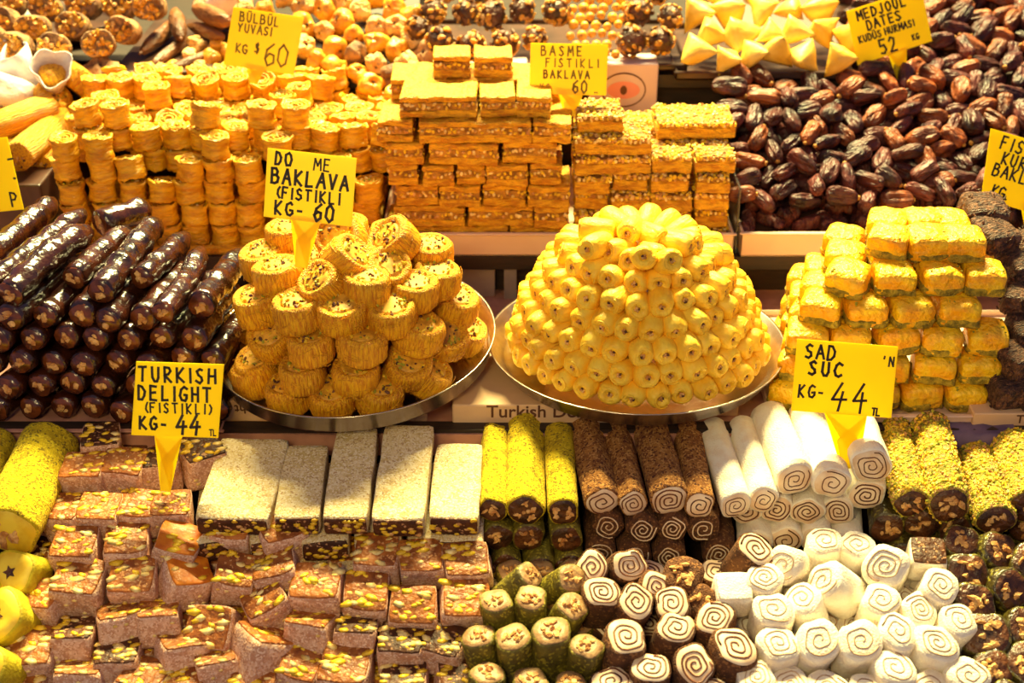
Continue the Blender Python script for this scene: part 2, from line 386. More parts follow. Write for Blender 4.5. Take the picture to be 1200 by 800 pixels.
# ================================================================== TIER 1 : plate of shredded rolls
def proto_kadayif(seed):
    rng = random.Random(seed); cs, s = xsec(rng, .03, .015); r, H = .0288, .036
    def fn(t, z, rr): return cs(t)*(1+.045*noise.noise(Vector((math.cos(t)*7+s, math.sin(t)*7, z*160))))
    mb = MB(); prof = [(0, -H/2), (r*.9, -H/2), (r, -H/2+.004)]
    prof += [(r*(1+.03*math.sin(i/6*PI)), -H/2+.004+(H-.009)*i/6) for i in range(1, 7)]
    prof += [(r*.95, H/2-.0015), (r*.86, H/2+.0006), (r*.74, H/2), (r*.66, H/2-.0022), (0, H/2-.003)]
    lathe(mb, prof, 30, fn)
    fl = MB()
    lathe(fl, [(r*.68, H/2-.003), (r*.55, H/2-.0008), (0, H/2-.0002)], 18, mi=3)
    for i in range(30):
        a = rng.uniform(0, 2*PI); q = r*.66*math.sqrt(rng.random()); k = rng.uniform(.0012, .0030)
        lump(fl, (q*math.cos(a), q*math.sin(a), H/2-.0006), (k*1.5, k, k*.6), rng, mi=rng.choice([0, 0, 0, 1, 1, 2]) if q > r*.35 else rng.choice([0, 1, 2, 2, 2]))
    st = MB()      # loose shreds lying round the side
    for i in range(22):
        t0 = rng.uniform(0, 2*PI); z0 = rng.uniform(-H*.42, H*.4); dz = rng.uniform(-.9, .9); L = rng.uniform(.35, .8); pts = []
        for j in range(6):
            u = j/5; t = t0+L*u; z = max(-H*.47, min(H*.46, z0+dz*.014*u)); q = r*cs(t)*1.03
            pts.append(Vector((q*math.cos(t), q*math.sin(t), z)))
        w = .0007; vs = []
        for p in pts:
            n_ = Vector((p.x, p.y, 0)).normalized(); vs += [p+Vector((0, 0, w)), p+n_*.0009, p-Vector((0, 0, w))]
        st.add(vs, [(3*j+k, 3*j+k+1, 3*j+k+4, 3*j+k+3) for j in range(5) for k in range(2)])
    return dict(name='shredded_pastry_roll', mesh=mb.mesh('shredded_pastry_roll', 'kadayif'), cat='pastry',
                parts=[('pistachio_filling', fl.mesh('pistachio_filling', 'pistachio', 'pistachio_green', 'nut_dark', 'kadayif_fill', smooth=False), 'stuff'),
                       ('pastry_shreds', st.mesh('pastry_shreds', 'kadayif'), 'stuff')])
PK = [proto_kadayif(100+i) for i in range(6)]
PROF_A = [(0, .182), (.05, .170), (.09, .152), (.115, .138), (.132, .114), (.139, .083), (.141, .050), (.142, .012), (.15, -.03)]
def fA(x, y): return interp(PROF_A, math.hypot(x-CA.x, (y-CA.y)))+.009
rng = random.Random(5); KR = []
# (px, py of the top face, tilt towards viewer, tilt to the right)
for (px, py, tx, ty) in [(337, 266, 0, -5), (393, 274, 48, -14), (451, 279, 22, -34), (505, 288, 4, 4), (308, 289, 6, -10), (545, 306, 0, 14), (510, 310, 6, 6),
        (321, 312, 2, -6), (375, 322, 24, -30), (415, 303, 10, 42), (454, 309, 30, 10), (430, 324, 4, 2), (484, 329, 8, 4), (536, 345, 10, 14), (279, 331, 0, -12),
        (300, 345, 6, -10), (354, 344, 6, -4), (404, 350, 16, 0), (457, 349, 18, 2), (487, 376, 10, 12), (271, 365, 4, -12), (311, 383, 34, -8), (362, 386, 6, -2), (420, 387, 6, 2),
        (523, 389, 34, 14), (556, 372, 0, 16), (549, 412, 14, 22), (298, 419, 14, -12), (352, 424, 6, -3), (417, 421, 14, 3), (482, 416, 30, 12), (268, 402, 0, -12),
        (337, 455, 8, -6), (388, 456, 20, 0), (446, 457, 14, 8), (508, 441, 6, 34), (296, 452, 4, -10)]:
    p = atF(px, py, fA); ax = Vector((math.sin(rad(ty)), -math.sin(rad(tx)), math.cos(rad(tx))*math.cos(rad(ty))))
    q = qdir(ax, rng.uniform(0, 6)); o = place(PK[len(KR) % 6], p-ax.normalized()*.0175, q, rng.uniform(.94, 1.03), group='shredded pastry rolls on the tilted plate')
    KR.append(o)
label_rows(KR, 'golden shredded pastry roll with pistachio centre, {row} of pile, {col}', 24)
# buried rolls carrying the pile
BUR = []
for z, R_ in ((.012, .085), (.049, .083), (.086, .080), (.123, .062), (.012, .028), (.049, .025), (.086, .022), (.12, .0)):
    nn = max(1, int(2*PI*R_/.058))
    for i in range(nn):
        a = 2*PI*i/nn+z*40; BUR.append(place(PK[i % 6], (CA.x+R_*math.cos(a), CA.y+.012+R_*math.sin(a), z+.009), qeul(0, 0, i*50), .96,
            group='buried shredded pastry rolls', label='golden shredded pastry roll mostly buried inside the tilted plate pile'))
for i in range(7):
    a = rad(12+26*i); BUR.append(place(PK[i % 6], (CA.x+.132*math.cos(a), CA.y+.132*math.sin(a), .021), qeul(0, 0, i*50), .96,
            group='buried shredded pastry rolls', label='golden shredded pastry roll mostly buried inside the tilted plate pile'))

label_rows(BUR, 'half hidden shredded roll inside the pile, {row}, {col}', 18)

# ================================================================== TIER 1 : dome of small rolls
def proto_small(seed):
    rng = random.Random(seed); cs, s = xsec(rng, .045, .025); r, L = .0146, .044
    def fn(t, z, rr): return cs(t)*(1+.05*noise.noise(Vector((math.cos(t)*2.5+s, math.sin(t)*2.5, z*90))))
    mb = MB()
    prof = [(0, -L/2), (r*.8, -L/2), (r*.98, -L/2+.003), (r*1.05, -L/5), (r*1.08, L/8), (r*1.02, L/2-.008), (r*.90, L/2-.003), (r*.70, L/2), (r*.40, L/2-.0006), (r*.30, L/2-.004), (0, L/2-.004)]
    lathe(mb, prof, 22, fn, fz=lambda t, z, q: .0022*noise.noise(Vector((math.cos(t)*2+s, math.sin(t)*2, 1))) if z > L*.3 else 0)
    fl = MB()
    for i in range(4):
        a = i*1.6; lump(fl, (r*.14*math.cos(a), r*.14*math.sin(a), L/2-.003), (.0024, .0018, .0017), rng, .35, mi=i % 4 == 1)
    fold = MB(); spiral(fold, r*.8, 1.6, .0012, L/2-.0016, .0016, cs, r0=.55, n=18, rng=rng, ph=rng.uniform(0, 6))
    return dict(name='pastry_roll', mesh=mb.mesh('pastry_roll', 'phyllo_pale'), cat='pastry',
                parts=[('nut_filling', fl.mesh('nut_filling', 'walnut', 'nut_dark'), 'stuff'), ('pastry_fold', fold.mesh('pastry_fold', 'phyllo_pale'))])
PS = [proto_small(200+i) for i in range(7)]
RINGS = [(.166, .010), (.159, .0335), (.149, .0575), (.134, .082), (.120, .106), (.100, .128), (.072, .147)]
rng = random.Random(11); DOME = {}
for k, (R_, z) in enumerate(RINGS):
    z += .010
    nn = int(2*PI*(R_-.004)/.0300); a0 = rng.uniform(0, .2)
    for i in range(nn):
        a = -PI/2+2*PI*i/nn+a0
        if k < 4 and math.sin(a) > .55: continue
        el = rng.uniform(-.26, .22)+(.10 if k > 3 else -.02)+(.25 if k > 5 else 0)
        ax = Vector((math.cos(a+rng.uniform(-.22, .22)), math.sin(a+rng.uniform(-.22, .22)), el)).normalized(); Rr = R_+rng.uniform(-.004, .004)
        tip = Vector((CB.x+Rr*math.cos(a), CB.y+Rr*math.sin(a), z+rng.uniform(-.0015, .0015)))
        o = place(PS[rng.randrange(7)], tip-ax*.022, qdir(ax, rng.uniform(0, 6)), rng.uniform(.95, 1.05), group='small rolls in the domed pile')
        DOME.setdefault(k, []).append(o)
for k, row in DOME.items():
    rn = ['bottom ring', 'second ring up', 'third ring up', 'fourth ring up', 'fifth ring up', 'sixth ring up', 'seventh ring up'][k]
    fr = [o for o in row if o.location.y <= CB.y+.02]; bk = [o for o in row if o.location.y > CB.y+.02]
    label_cols(fr, 'small pale yellow pastry roll, '+rn+' of the dome, {col}')
    if bk: label_cols(bk, 'small pale yellow pastry roll, back of '+rn+' of the dome, {col}')
TOPR = []
for (px, py, ax, dz) in [(721, 262, (-.5, .8, .1), .162), (700, 272, (-.9, .2, 0), .158), (742, 272, (-.3, -.8, .15), .164), (765, 280, (.5, -.8, .1), .160), (790, 287, (.8, -.5, 0), .158), (755, 302, (-.1, -.9, .45), .160), (835, 300, (.95, .1, 0), .128), (780, 308, (.2, -.9, .5), .156), (700, 290, (-.6, -.8, .1), .158)]:
    p = atZ(px, py, dz+.010); p = p-ray(px, py).normalized()*-.012; TOPR.append(place(PS[len(TOPR) % 7], p, qdir(ax, 1), 1.0, group='small rolls in the domed pile'))
label_rows(TOPR, 'small pale roll on the dome summit, {row}, {col}', 14)
# ================================================================== TIER 1 : walnut sausages
def lumps_tube(mb, L, r, seed, seg=16, n=26, bend=0, taper=.0):
    s = seed*3.7; rings = []
    vs = []; 
    for i in range(n+1):
        u = i/n; z = -L/2+L*u
        kr = 1+.16*noise.noise(Vector((s, 1, z*46)))+.04*math.sin(z*210+s)
        if u > 1-.04: kr *= .93
        if taper: kr *= 1-taper*max(0, (.12-u)/.12)
        bx = bend*math.sin(u*PI)
        for j in range(seg):
            t = 2*PI*j/seg; k = kr*(1+.14*noise.noise(Vector((math.cos(t)*1.6+s, math.sin(t)*1.6, z*60))))
            vs.append((bx+r*k*math.cos(t), r*k*math.sin(t), z))
    fs = [(i*seg+j, i*seg+(j+1) % seg, (i+1)*seg+(j+1) % seg, (i+1)*seg+j) for i in range(n) for j in range(seg)]
    fs.append(tuple(range(seg))[::-1]); fs.append(tuple(range(n*seg, (n+1)*seg)))
    mb.add(vs, fs)
def sucuk(L, r, seed, bend=0, taper=.5):
    rng = random.Random(seed); mb = MB(); lumps_tube(mb, L, r, seed, bend=bend, taper=taper, n=max(8, int(L/.007)))
    ef = MB(); lathe(ef, [(r*.93, L/2-.001), (r*.86, L/2+.0012), (0, L/2+.0014)], 14, lambda t, z, q: 1+.07*math.sin(3*t+seed))
    wn = MB()
    for i in range(5):
        a = rng.uniform(0, 6.3); q = r*.42*math.sqrt(rng.random())
        lump(wn, (q*math.cos(a), q*math.sin(a)*.7, L/2+.0012), (r*rng.uniform(.22, .40), r*rng.uniform(.15, .27), .0028), rng, .42, rot=Euler((0, 0, rng.uniform(0, 6))).to_quaternion())
    return dict(name='walnut_sausage', mesh=mb.mesh('walnut_sausage', 'sucuk'), cat='sweet',
                parts=[('cut_end', ef.mesh('cut_end', 'sucuk_end'), None, [('walnut_pieces', wn.mesh('walnut_pieces', 'walnut', smooth=False), 'stuff')], 'amber jelly cut end')])
def between(proto, L, Pf, Pb, spin=0, **k):
    d = (Pf-Pb); return place(proto, (Pf+Pb)/2, qdir(d, spin), 1, **k)
TOPS = []
for i, (fx, fy, bx_, by_, w, zf, zb, bend) in enumerate([(-22, 305, 62, 236, 30, .120, .130, .004), (-12, 336, 97, 252, 31, .128, .146, -.005), (12, 350, 103, 274, 35, .122, .140, .006),
        (86, 333, 150, 278, 30, .116, .118, .003), (122, 350, 187, 268, 34, .118, .128, -.004), (170, 334, 222, 284, 29, .116, .112, .002), (194, 371, 238, 298, 29, .108, .112, .004), (222, 356, 270, 296, 34, .110, .104, -.003)]):
    Pf = atZ(fx, fy, zf); Pb = atZ(bx_, by_, zb); r = w/2*depth(Pf)/FPX; L = (Pf-Pb).length
    TOPS.append(between(sucuk(L, r, 300+i, bend), L, Pf, Pb, i, group='glossy walnut sausages lying on top'))
label_cols(TOPS, 'glossy dark walnut sausage lying on top of the sausage stack, {col}')
Pf = atZ(119, 264, .136); Pb = Pf+Vector((.05, .055, -.004))
between(sucuk((Pf-Pb).length, .0185, 331), .1, Pf, Pb, 2, label='bent walnut sausage end turned towards viewer above the stack', group='glossy walnut sausages lying on top')
SP = [sucuk(.13, .0165, 340+i, .002, .0) for i in range(5)]
ENDS = []; rng = random.Random(8)
for k in range(5):
    z = -.028+.0325*k
    for i in range(9):
        px0 = -16+i*37.5+(18 if k % 2 else 0)
        if px0 > 258-k*4 or (k == 4 and px0 > 190): continue
        p = Vector((atY(px0, 420, -.128).x, -.124+rng.uniform(-.010, .006), z+rng.uniform(-.002, .002)))
        ax = Vector((-.20+rng.uniform(-.05, .05), -1, rng.uniform(-.03, .03))).normalized()
        ENDS.append(place(SP[rng.randrange(5)], p-ax*.065, qdir(ax, rng.uniform(0, 6)), rng.uniform(.92, 1.02), group='stacked walnut sausages with cut ends forward'))
label_rows(ENDS, 'dark walnut sausage cut end, {row} of stack, {col}', 20, 'bottom')
tray('baking_tray', -.80, X(262, 490, -.13), -.146, .10, ZS1, .006, 'shelf_edge', 'thin pinkish tray under the walnut sausages', t=.003)

# ================================================================== TIER 1 : pastry squares
def proto_square(seed, top='square_top', base='square_base', name='baklava_square', cat='pastry', lay=True):
    rng = random.Random(seed); s = rng.uniform(0, 40); w, d, h = .0515, .050, .0335
    def puff(p):
        k = 1+.06*noise.noise(p*38+Vector((s, s, 0)))
        f = 1.08-max(0, (abs(p.x)/(w/2)))**3*.22-max(0, abs(p.y)/(d/2))**3*.22
        return Vector((p.x*k, p.y*k, (p.z*f+.0026*noise.noise(p*90+Vector((0, s, s)))) if p.z > 0 else p.z))
    mb = MB(); gridbox(mb, w*.97, d*.97, h*.99, 7, puff, rnd=8)
    parts = []
    if lay:
        b = MB(); gridbox(b, w*1.0, d*1.0, h*.40, 6, lambda p: p*(1+.10*noise.noise(p*150+Vector((s, 0, 0))))+Vector((0, 0, -h*.29)), rnd=8)
        cr = MB()
        for i in range(12): lump(cr, (rng.uniform(-.02, .02), rng.uniform(-.019, .019), h*.47), (.0018, .0014, .0009), rng)
        parts = [('pistachio_base', b.mesh('pistachio_base', base)), ('pistachio_crumbs', cr.mesh('pistachio_crumbs', 'pistachio_green'), 'stuff')]
    else:
        cr = MB()
        for i in range(46):
            v = Vector((rng.gauss(0, 1), rng.gauss(0, 1), rng.gauss(0, 1)+.3)).normalized(); m_ = max(abs(v.x)/(w*.5), abs(v.y)/(d*.5), abs(v.z)/(h*.47))
            lump(cr, v/m_*.99, (.0045, .0014, .0012), rng, mi=i % 3 == 0)
        parts = [('chocolate_shreds', cr.mesh('chocolate_shreds', 'choc_square', 'nut_dark'), 'stuff')]
    return dict(name=name, mesh=mb.mesh(name, top), cat=cat, parts=parts)
PQ = [proto_square(400+i) for i in range(6)]
SQ = {}; rng = random.Random(3)
# layer: z centre, y of the front row, list of px centres of the front row, rows deep
LAY = [(-.022, -.088, [928, 976, 1026, 1076, 1126, 1176], 4), (.011, -.080, [940, 990, 1041, 1094, 1146, 1198], 4), (.044, -.070, [948, 994, 1048, 1102, 1156], 4),
       (.077, -.055, [964, 1014, 1066, 1121], 3), (.110, -.035, [992, 1045, 1099, 1152], 3), (.143, -.004, [1042, 1087, 1126], 2)]
for k, (z, y0, xs, ny) in enumerate(LAY):
    pyf = proj((.5, y0, z))[1]
    for j in range(ny):
        for i, px in enumerate(xs):
            if j > 0 and 1 < i < len(xs)-1 and k < 4: continue
            if j > 0 and i == len(xs)-1 and k < 3: continue
            x = atY(px, pyf, y0).x+(.010*j if i < 2 else 0)
            q = qeul(rng.uniform(-3, 4)+3, rng.uniform(-4, 4), rng.uniform(-9, 9)-(20 if i == 0 else 0))
            o = place(PQ[rng.randrange(6)], (x+rng.uniform(-.002, .002), y0+.054*j+rng.uniform(-.003, .003), z+rng.uniform(-.001, .001)), q, rng.uniform(.97, 1.03), group='pastry squares in the stepped pile')
            SQ.setdefault((k, j), []).append(o)
for (k, j), row in SQ.items():
    label_cols(row, 'golden puffed pastry square, '+['bottom layer', 'second layer', 'third layer', 'fourth layer', 'fifth layer', 'top layer'][k]+(', front row, ' if j == 0 else ', '+ordn(j)+' row back, ')+'{col}')
tray('baking_tray', X(903, 480, -.12), .80, -.128, .16, ZS1+.004, .012, 'tray_white', 'white tray under the golden pastry squares', t=.003)
PC = [proto_square(430+i, 'choc_square', name='chocolate_pastry', lay=False) for i in range(4)]
CH = []
for i, (px, py, Y) in enumerate([(1152, 248, .075), (1163, 277, .03), (1197, 312, .005), (1207, 288, .07), (1199, 350, -.03), (1205, 388, -.06), (1192, 420, -.09), (1220, 440, -.09), (1181, 455, -.105), (1222, 345, .05), (1215, 462, -.105)]):
    CH.append(place(PC[i % 4], atY(px, py, Y), qeul(12, rng.uniform(-10, 10), rng.uniform(-30, 30)), 1.1 if i < 2 else 1.0, group='dark chocolate shredded pastries'))
label_rows(CH, 'dark chocolate shredded pastry beside the pastry squares, {row}, {col}', 24)

# ================================================================== TIER 2 : stacked small baklava rolls
def proto_tier2(seed):
    rng = random.Random(seed); cs, s = xsec(rng, .05, .03); r, H = .0205, .0325
    def fn(t, z, rr): return cs(t)*(1+.12*noise.noise(Vector((math.cos(t)*2+s, math.sin(t)*2, z*150))))
    mb = MB()
    def fz(t, z, q): return .0042*noise.noise(Vector((math.cos(t)*2.4+s, math.sin(t)*2.4, 3+(z > 0)))) if abs(z) > H*.3 and q > r*.5 else 0
    prof = [(0, -H/2), (r*.92, -H/2), (r*1.0, -H/2+.003), (r*.92, -H/5), (r*.9, 0), (r*.93, H/5), (r*1.03, H/2-.003), (r*.98, H/2), (r*.86, H/2-.001), (r*.8, H/2-.004), (0, H/2-.005)]
    lathe(mb, prof, 26, fn, fz=fz)
    sp_ = MB(); spiral(sp_, r*.78, 2.2, .0022, H/2-.006, .0045, cs, r0=.22, n=18, rng=rng, ph=rng.uniform(0, 6))
    nt = MB()
    for i in range(7):
        a = rng.uniform(0, 6.28); q = r*.6*math.sqrt(rng.random()); lump(nt, (q*math.cos(a), q*math.sin(a), H/2-.002), (.0026, .002, .0018), rng, mi=i % 2)
    return dict(name='baklava_roll', mesh=mb.mesh('baklava_roll', 'phyllo_gold'), cat='pastry',
                parts=[('pastry_layers', sp_.mesh('pastry_layers', 'phyllo_crust')), ('chopped_nuts', nt.mesh('chopped_nuts', 'pistachio_pale', 'pistachio_green'), 'stuff')])
PT = [proto_tier2(500+i) for i in range(12)]
rng = random.Random(21); ST = {}
zb = ZS2+.0045
FX = [82, 117, 152, 187, 222, 257, 292, 327, 362, 397, 431]
for i, px in enumerate(FX):
    for j in range(6):
        Y = .262+.042*j; x = atY(px, 200, .262).x+(.0205*(j % 2))+rng.uniform(-.002, .002)
        h = [5, 5, 5, 5, 5, 5, 5, 5, 4, 4, 4][i]+(rng.random() < .3)-(rng.random() < .25)-(1 if i in (3, 4) and j == 0 else 0)
        if j > 0: h = 5+(rng.random() < .4)
        if j > 3: h = 6
        if i > 8 and j > 0: h = min(h, 5)
        for k in range(h):
            if j > 0 and k < h-2: continue
            tl = rng.uniform(-4, 4)
            q = qeul(tl, rng.uniform(-5, 5), rng.uniform(0, 360))
            if k == h-1 and rng.random() < .45: q = qeul(rng.uniform(-14, 22), rng.uniform(-18, 18), rng.uniform(0, 360))
            o = place(PT[rng.randrange(12)], (x+rng.uniform(-.0035, .0035), Y+rng.uniform(-.0035, .0035), zb+.0163+.0326*k), q, rng.uniform(.95, 1.03), group='baklava rolls in upright stacks')
            ST.setdefault((j, k), []).append(o)
for (j, k), row in ST.items():
    t = ('front' if j == 0 else ordn(j)) + ' row of stacks, ' + ordn(k)+' layer up'
    label_cols(row, 'golden baklava roll standing on end, '+t+', {col}')

# lying shredded rolls at far left with white papery sweets
LR = []
for i, (fx, fy, bx_, by_, w, z) in enumerate([(-6, 150, 50, 128, 36, .175), (25, 180, 72, 138, 38, .150), (52, 188, 70, 165, 26, .125), (-20, 190, 20, 168, 34, .12), (20, 225, 40, 205, 30, .08), (48, 222, 66, 200, 26, .08)]):
    Pf = atZ(fx, fy, z); Pb = atZ(bx_, by_, z+.006); L = (Pf-Pb).length+.03; r = w/2*depth(Pf)/FPX
    r_ = random.Random(i); cs, s = xsec(r_); m1 = MB()
    lathe(m1, [(0, -L/2), (r*.9, -L/2), (r, -L/2+.004), (r, L/2-.004), (r*.9, L/2), (0, L/2-.002)], 24, lambda t, z_, q: cs(t)*(1+.05*noise.noise(Vector((t*4, z_*100, s)))))
    nt = MB()
    for j in range(9): lump(nt, (r_.uniform(-.5, .5)*r, r_.uniform(-.5, .5)*r, L/2-.001), (.003, .0025, .002), r_, mi=j % 2)
    LR.append(between(dict(name='lying_pastry_roll', mesh=m1.mesh('lying_pastry_roll', 'kadayif'), cat='pastry', parts=[('nut_filling', nt.mesh('nut_filling', 'walnut', 'nut_dark', smooth=False), 'stuff')]), L, Pf, Pb, i, group='shredded pastry rolls lying at far left'))
label_rows(LR, 'orange shredded pastry roll lying beside left sign, {row}, {col}', 22)
PW = []
def proto_paper(seed, core):
    rng = random.Random(seed); m1 = MB(); s = rng.uniform(0, 9)
    def fn(t, z, r): return 1+.22*math.sin(5*t+s)*(z/.07)+.1*math.sin(3*t)
    lathe(m1, [(0, -.035), (.014, -.034), (.019, -.015), (.022, .01), (.026, .032), (.0245, .032), (.019, .008), (0, -.005)], 30, fn)
    c = MB(); lump(c, (0, 0, .006), (.017, .016, .022), rng, .06, ICO2)
    return dict(name='paper_cone_sweet', mesh=m1.mesh('paper_cone_sweet', 'paper_white'), cat='sweet', parts=[('pastry_core', c.mesh('pastry_core', core))])
for i, (px, py, z, ax) in enumerate([(27, 84, .215, (-.4, -.2, 1)), (8, 108, .20, (-.8, -.5, .4)), (62, 90, .215, (.25, -.7, .6)), (-8, 78, .22, (0, -.3, 1))]):
    PW.append(place(proto_paper(i, 'paper_white' if i < 2 else 'kadayif'), atZ(px, py, z), qdir(ax, i), 1.15, group='white papery cones at far left'))
label_cols(PW, 'crinkled white papery cone sweet at far left, {col}')
# a heap of shredded pastry carrying those sweets
for i, (px, py, z) in enumerate([(20, 128, .165), (60, 118, .18), (95, 96, .20), (-12, 135, .15), (40, 150, .12)]):
    place(PK[i % 6], atZ(px, py, z), qeul(30, 20*i, 40*i), 1.0, group='shredded pastry tufts', label='orange shredded pastry lump under white papery cones, '+ORD[i]+' of five')
# base crate for far left
mb = MB(); box(mb, .26, .26, .10, bev=.003); single('crate', mb, ['tray_dark'], 'dark crate carrying the lying shredded rolls at far left', 'crate', loc=(X(-20, 230, .36), .375, ZS2+.05))

# ================================================================== TIER 2 : bars
def make_bar(w, d, h, seed, top=False, nutty=False):
    rng = random.Random(seed); s = rng.uniform(0, 50)
    def wob(p): return p+Vector((.0016*noise.noise(p*60+Vector((s, 0, 0))), .0034*noise.noise(p*70+Vector((0, s, 0))), .0030*noise.noise(p*55+Vector((0, 0, s)))))
    def slab(mbx, z0, z1, gx):
        nx = max(4, int(w/.007))
        bm = bmesh.new(); bmesh.ops.create_cube(bm, size=1)
        for v in bm.verts: v.co = Vector((v.co.x*(w-gx), v.co.y*(d-gx), (z0+z1)/2+v.co.z*(z1-z0)))
        bmesh.ops.bevel(bm, geom=bm.edges[:], offset=.0016, segments=1, affect='EDGES')
        bmesh.ops.subdivide_edges(bm, edges=[e for e in bm.edges if abs(e.verts[0].co.x-e.verts[1].co.x) > w*.5], cuts=nx)
        bm.verts.index_update()
        mbx.add([wob(v.co) for v in bm.verts], [tuple(x.index for x in f.verts) for f in bm.faces]); bm.free()
    m1 = MB(); slab(m1, -h/2, -h/2+h*(.36 if not nutty else .60), 0)
    parts = []
    fl = MB(); a, b = (-h/2+h*.36, h*.22) if not nutty else (h*.10, h*.34)
    box(fl, w-.003, d-.003, b-a, (0, 0, (a+b)/2), mi=0)
    nf = max(5, int(w/.0048))
    for i in range(nf):
        lump(fl, (-w/2+w*(i+rng.random())/nf, -d/2+.001, rng.uniform(a+.002, b-.001)), (.0036*rng.uniform(.6, 1.2), .0024, .0028*rng.uniform(.6, 1.1)), rng, mi=rng.choice([1, 1, 2, 4, 4]))
    for sx in (-1, 1):
        for i in range(4): lump(fl, (sx*(w/2-.001), rng.uniform(-d/2, d/2), rng.uniform(a+.002, b-.001)), (.0018, .003, .0024), rng, mi=rng.choice([1, 1, 2, 3]))
    if nutty:
        for i in range(int(w*d/(.0062**2))): lump(fl, (rng.uniform(-w/2, w/2), rng.uniform(-d/2, d/2), b), (.0036*rng.uniform(.5, 1.2), .0030, .0028), rng, mi=rng.choice([1, 1, 2, 4]))
    parts.append(('nut_filling', fl.mesh('nut_filling', 'bar_fill', 'pistachio', 'walnut', 'nut_dark', 'pistachio_pale', smooth=False), 'stuff'))
    if not nutty:
        tp = MB(); slab(tp, h*.22, h/2, .0005); parts.append(('top_crust', tp.mesh('top_crust', 'phyllo_crust', smooth=False)))
    return dict(name='baklava_bar', mesh=m1.mesh('baklava_bar', 'phyllo_crust', smooth=False), cat='pastry', parts=parts)
rng = random.Random(77)
HB = .0315; YB = .232; sd = 600; BARS = {}
LEFT = [[(452, 597), (597, 668)], [(462, 546), (547, 625), (626, 668)], [(462, 514), (515, 565), (566, 618), (619, 669)], [(453, 490), (493, 531), (534, 569), (570, 620), (621, 660)],
        [(450, 497), (503, 586), (588, 653)], [(442, 486), (489, 623), (625, 672)], [(468, 560), (561, 604), (605, 648)]]
for k, row in enumerate(LEFT):
    z = ZS2+.0068+HB*(k+.5)
    for i, (a, b) in enumerate(row):
        y0 = YB+rng.uniform(0, .010)+(.012 if k == 6 else 0); py = proj((0, y0, z))[1]
        xa, xb = atY(a, py, y0).x, atY(b, py, y0).x; d = .085; sd += 1
        o = place(make_bar(xb-xa-.0015, d, HB-.0008, sd), ((xa+xb)/2, y0+d/2, z), qeul(0, rng.uniform(-.8, .8), rng.uniform(-2.5, 2.5)), 1, group='pastry bars in the tall left stack')
        BARS.setdefault(('tall left stack', k, 0), []).append(o)
    if k >= 4:
        for i, (a, b) in enumerate([(455, 520), (521, 590), (591, 660)]):
            y0 = YB+.096; py = proj((0, y0, z))[1]; xa, xb = atY(a, py-30, y0).x, atY(b, py-30, y0).x; sd += 1
            o = place(make_bar(xb-xa-.002, .085, HB-.0008, sd), ((xa+xb)/2, y0+.0425, z+.0), None, 1, group='pastry bars in the tall left stack')
            BARS.setdefault(('tall left stack', k, 1), []).append(o)
for i, (a, b) in enumerate([(507, 551), (555, 600)]):
    z = ZS2+.0068+HB*7.5; y0 = YB+.10; py = 95; sd += 1
    xa, xb = atY(a, py, y0).x, atY(b, py, y0).x
    o = place(make_bar(xb-xa, .06, HB, sd), ((xa+xb)/2, y0+.03, z), qeul(0, 0, 2), 1, group='pastry bars in the tall left stack'); BARS.setdefault(('tall left stack', 7, 1), []).append(o)
RIGHT = [[(675, 716), (719, 766), (767, 815), (818, 854)], [(674, 714), (717, 764), (765, 812), (815, 853)], [(674, 712), (716, 762), (764, 812), (815, 856)], [(673, 714), (720, 760), (762, 806), (818, 857)], [(766, 812), (814, 862)], []]
for k, row in enumerate(RIGHT):
    z = ZS2+.0068+.028*(k+.5)
    for (a, b) in row:
        y0 = YB+rng.uniform(0, .012); py = proj((0, y0, z))[1]; xa, xb = atY(a, py, y0).x, atY(b, py, y0).x; sd += 1; d = .075
        o = place(make_bar(xb-xa, d, .0272, sd, nutty=True), ((xa+xb)/2, y0+d/2, z), qeul(rng.uniform(-1, 1), rng.uniform(-1.5, 1.5), rng.uniform(-4, 4)), 1, group='nutty pastry bars in the right stack'); BARS.setdefault(('right stack', k, 0), []).append(o)
for k in range(4, 7):       # upper rows further back
    z = ZS2+.0068+.028*(k+.5); rows = {4: [(673, 762, .236, .07)], 5: [(674, 764, .240, .07), (770, 862, .305, .08)], 6: [(676, 730, .255, .07)]}[k]
    for (a, b, y0, d) in rows:
        py = proj((0, y0, z))[1]; xa, xb = atY(a, py, y0).x, atY(b, py, y0).x; sd += 1
        o = place(make_bar(xb-xa, d, .0272, sd, nutty=True), ((xa+xb)/2, y0+d/2, z), qeul(2, 0, rng.uniform(-3, 3)), 1, group='nutty pastry bars in the right stack'); BARS.setdefault(('right stack', k, 1), []).append(o)
for k in range(2, 5):
    z = ZS2+.0068+.028*(k+.5)
    for (a, b) in [(676, 730), (732, 790), (792, 850)]:
        y0 = .325; xa, xb = atY(a, 150, y0).x, atY(b, 150, y0).x; sd += 1
        o = place(make_bar(xb-xa, .09, .0272, sd, nutty=True), ((xa+xb)/2, y0+.07, z), None, 1, group='nutty pastry bars in the right stack'); BARS.setdefault(('right stack', k, 2), []).append(o)
for (st, k, j), row in BARS.items():
    label_cols(row, 'layered nut pastry bar, '+st+', '+ordn(k)+' layer up, '+['front row', 'row behind', 'back row'][j]+', {col}')

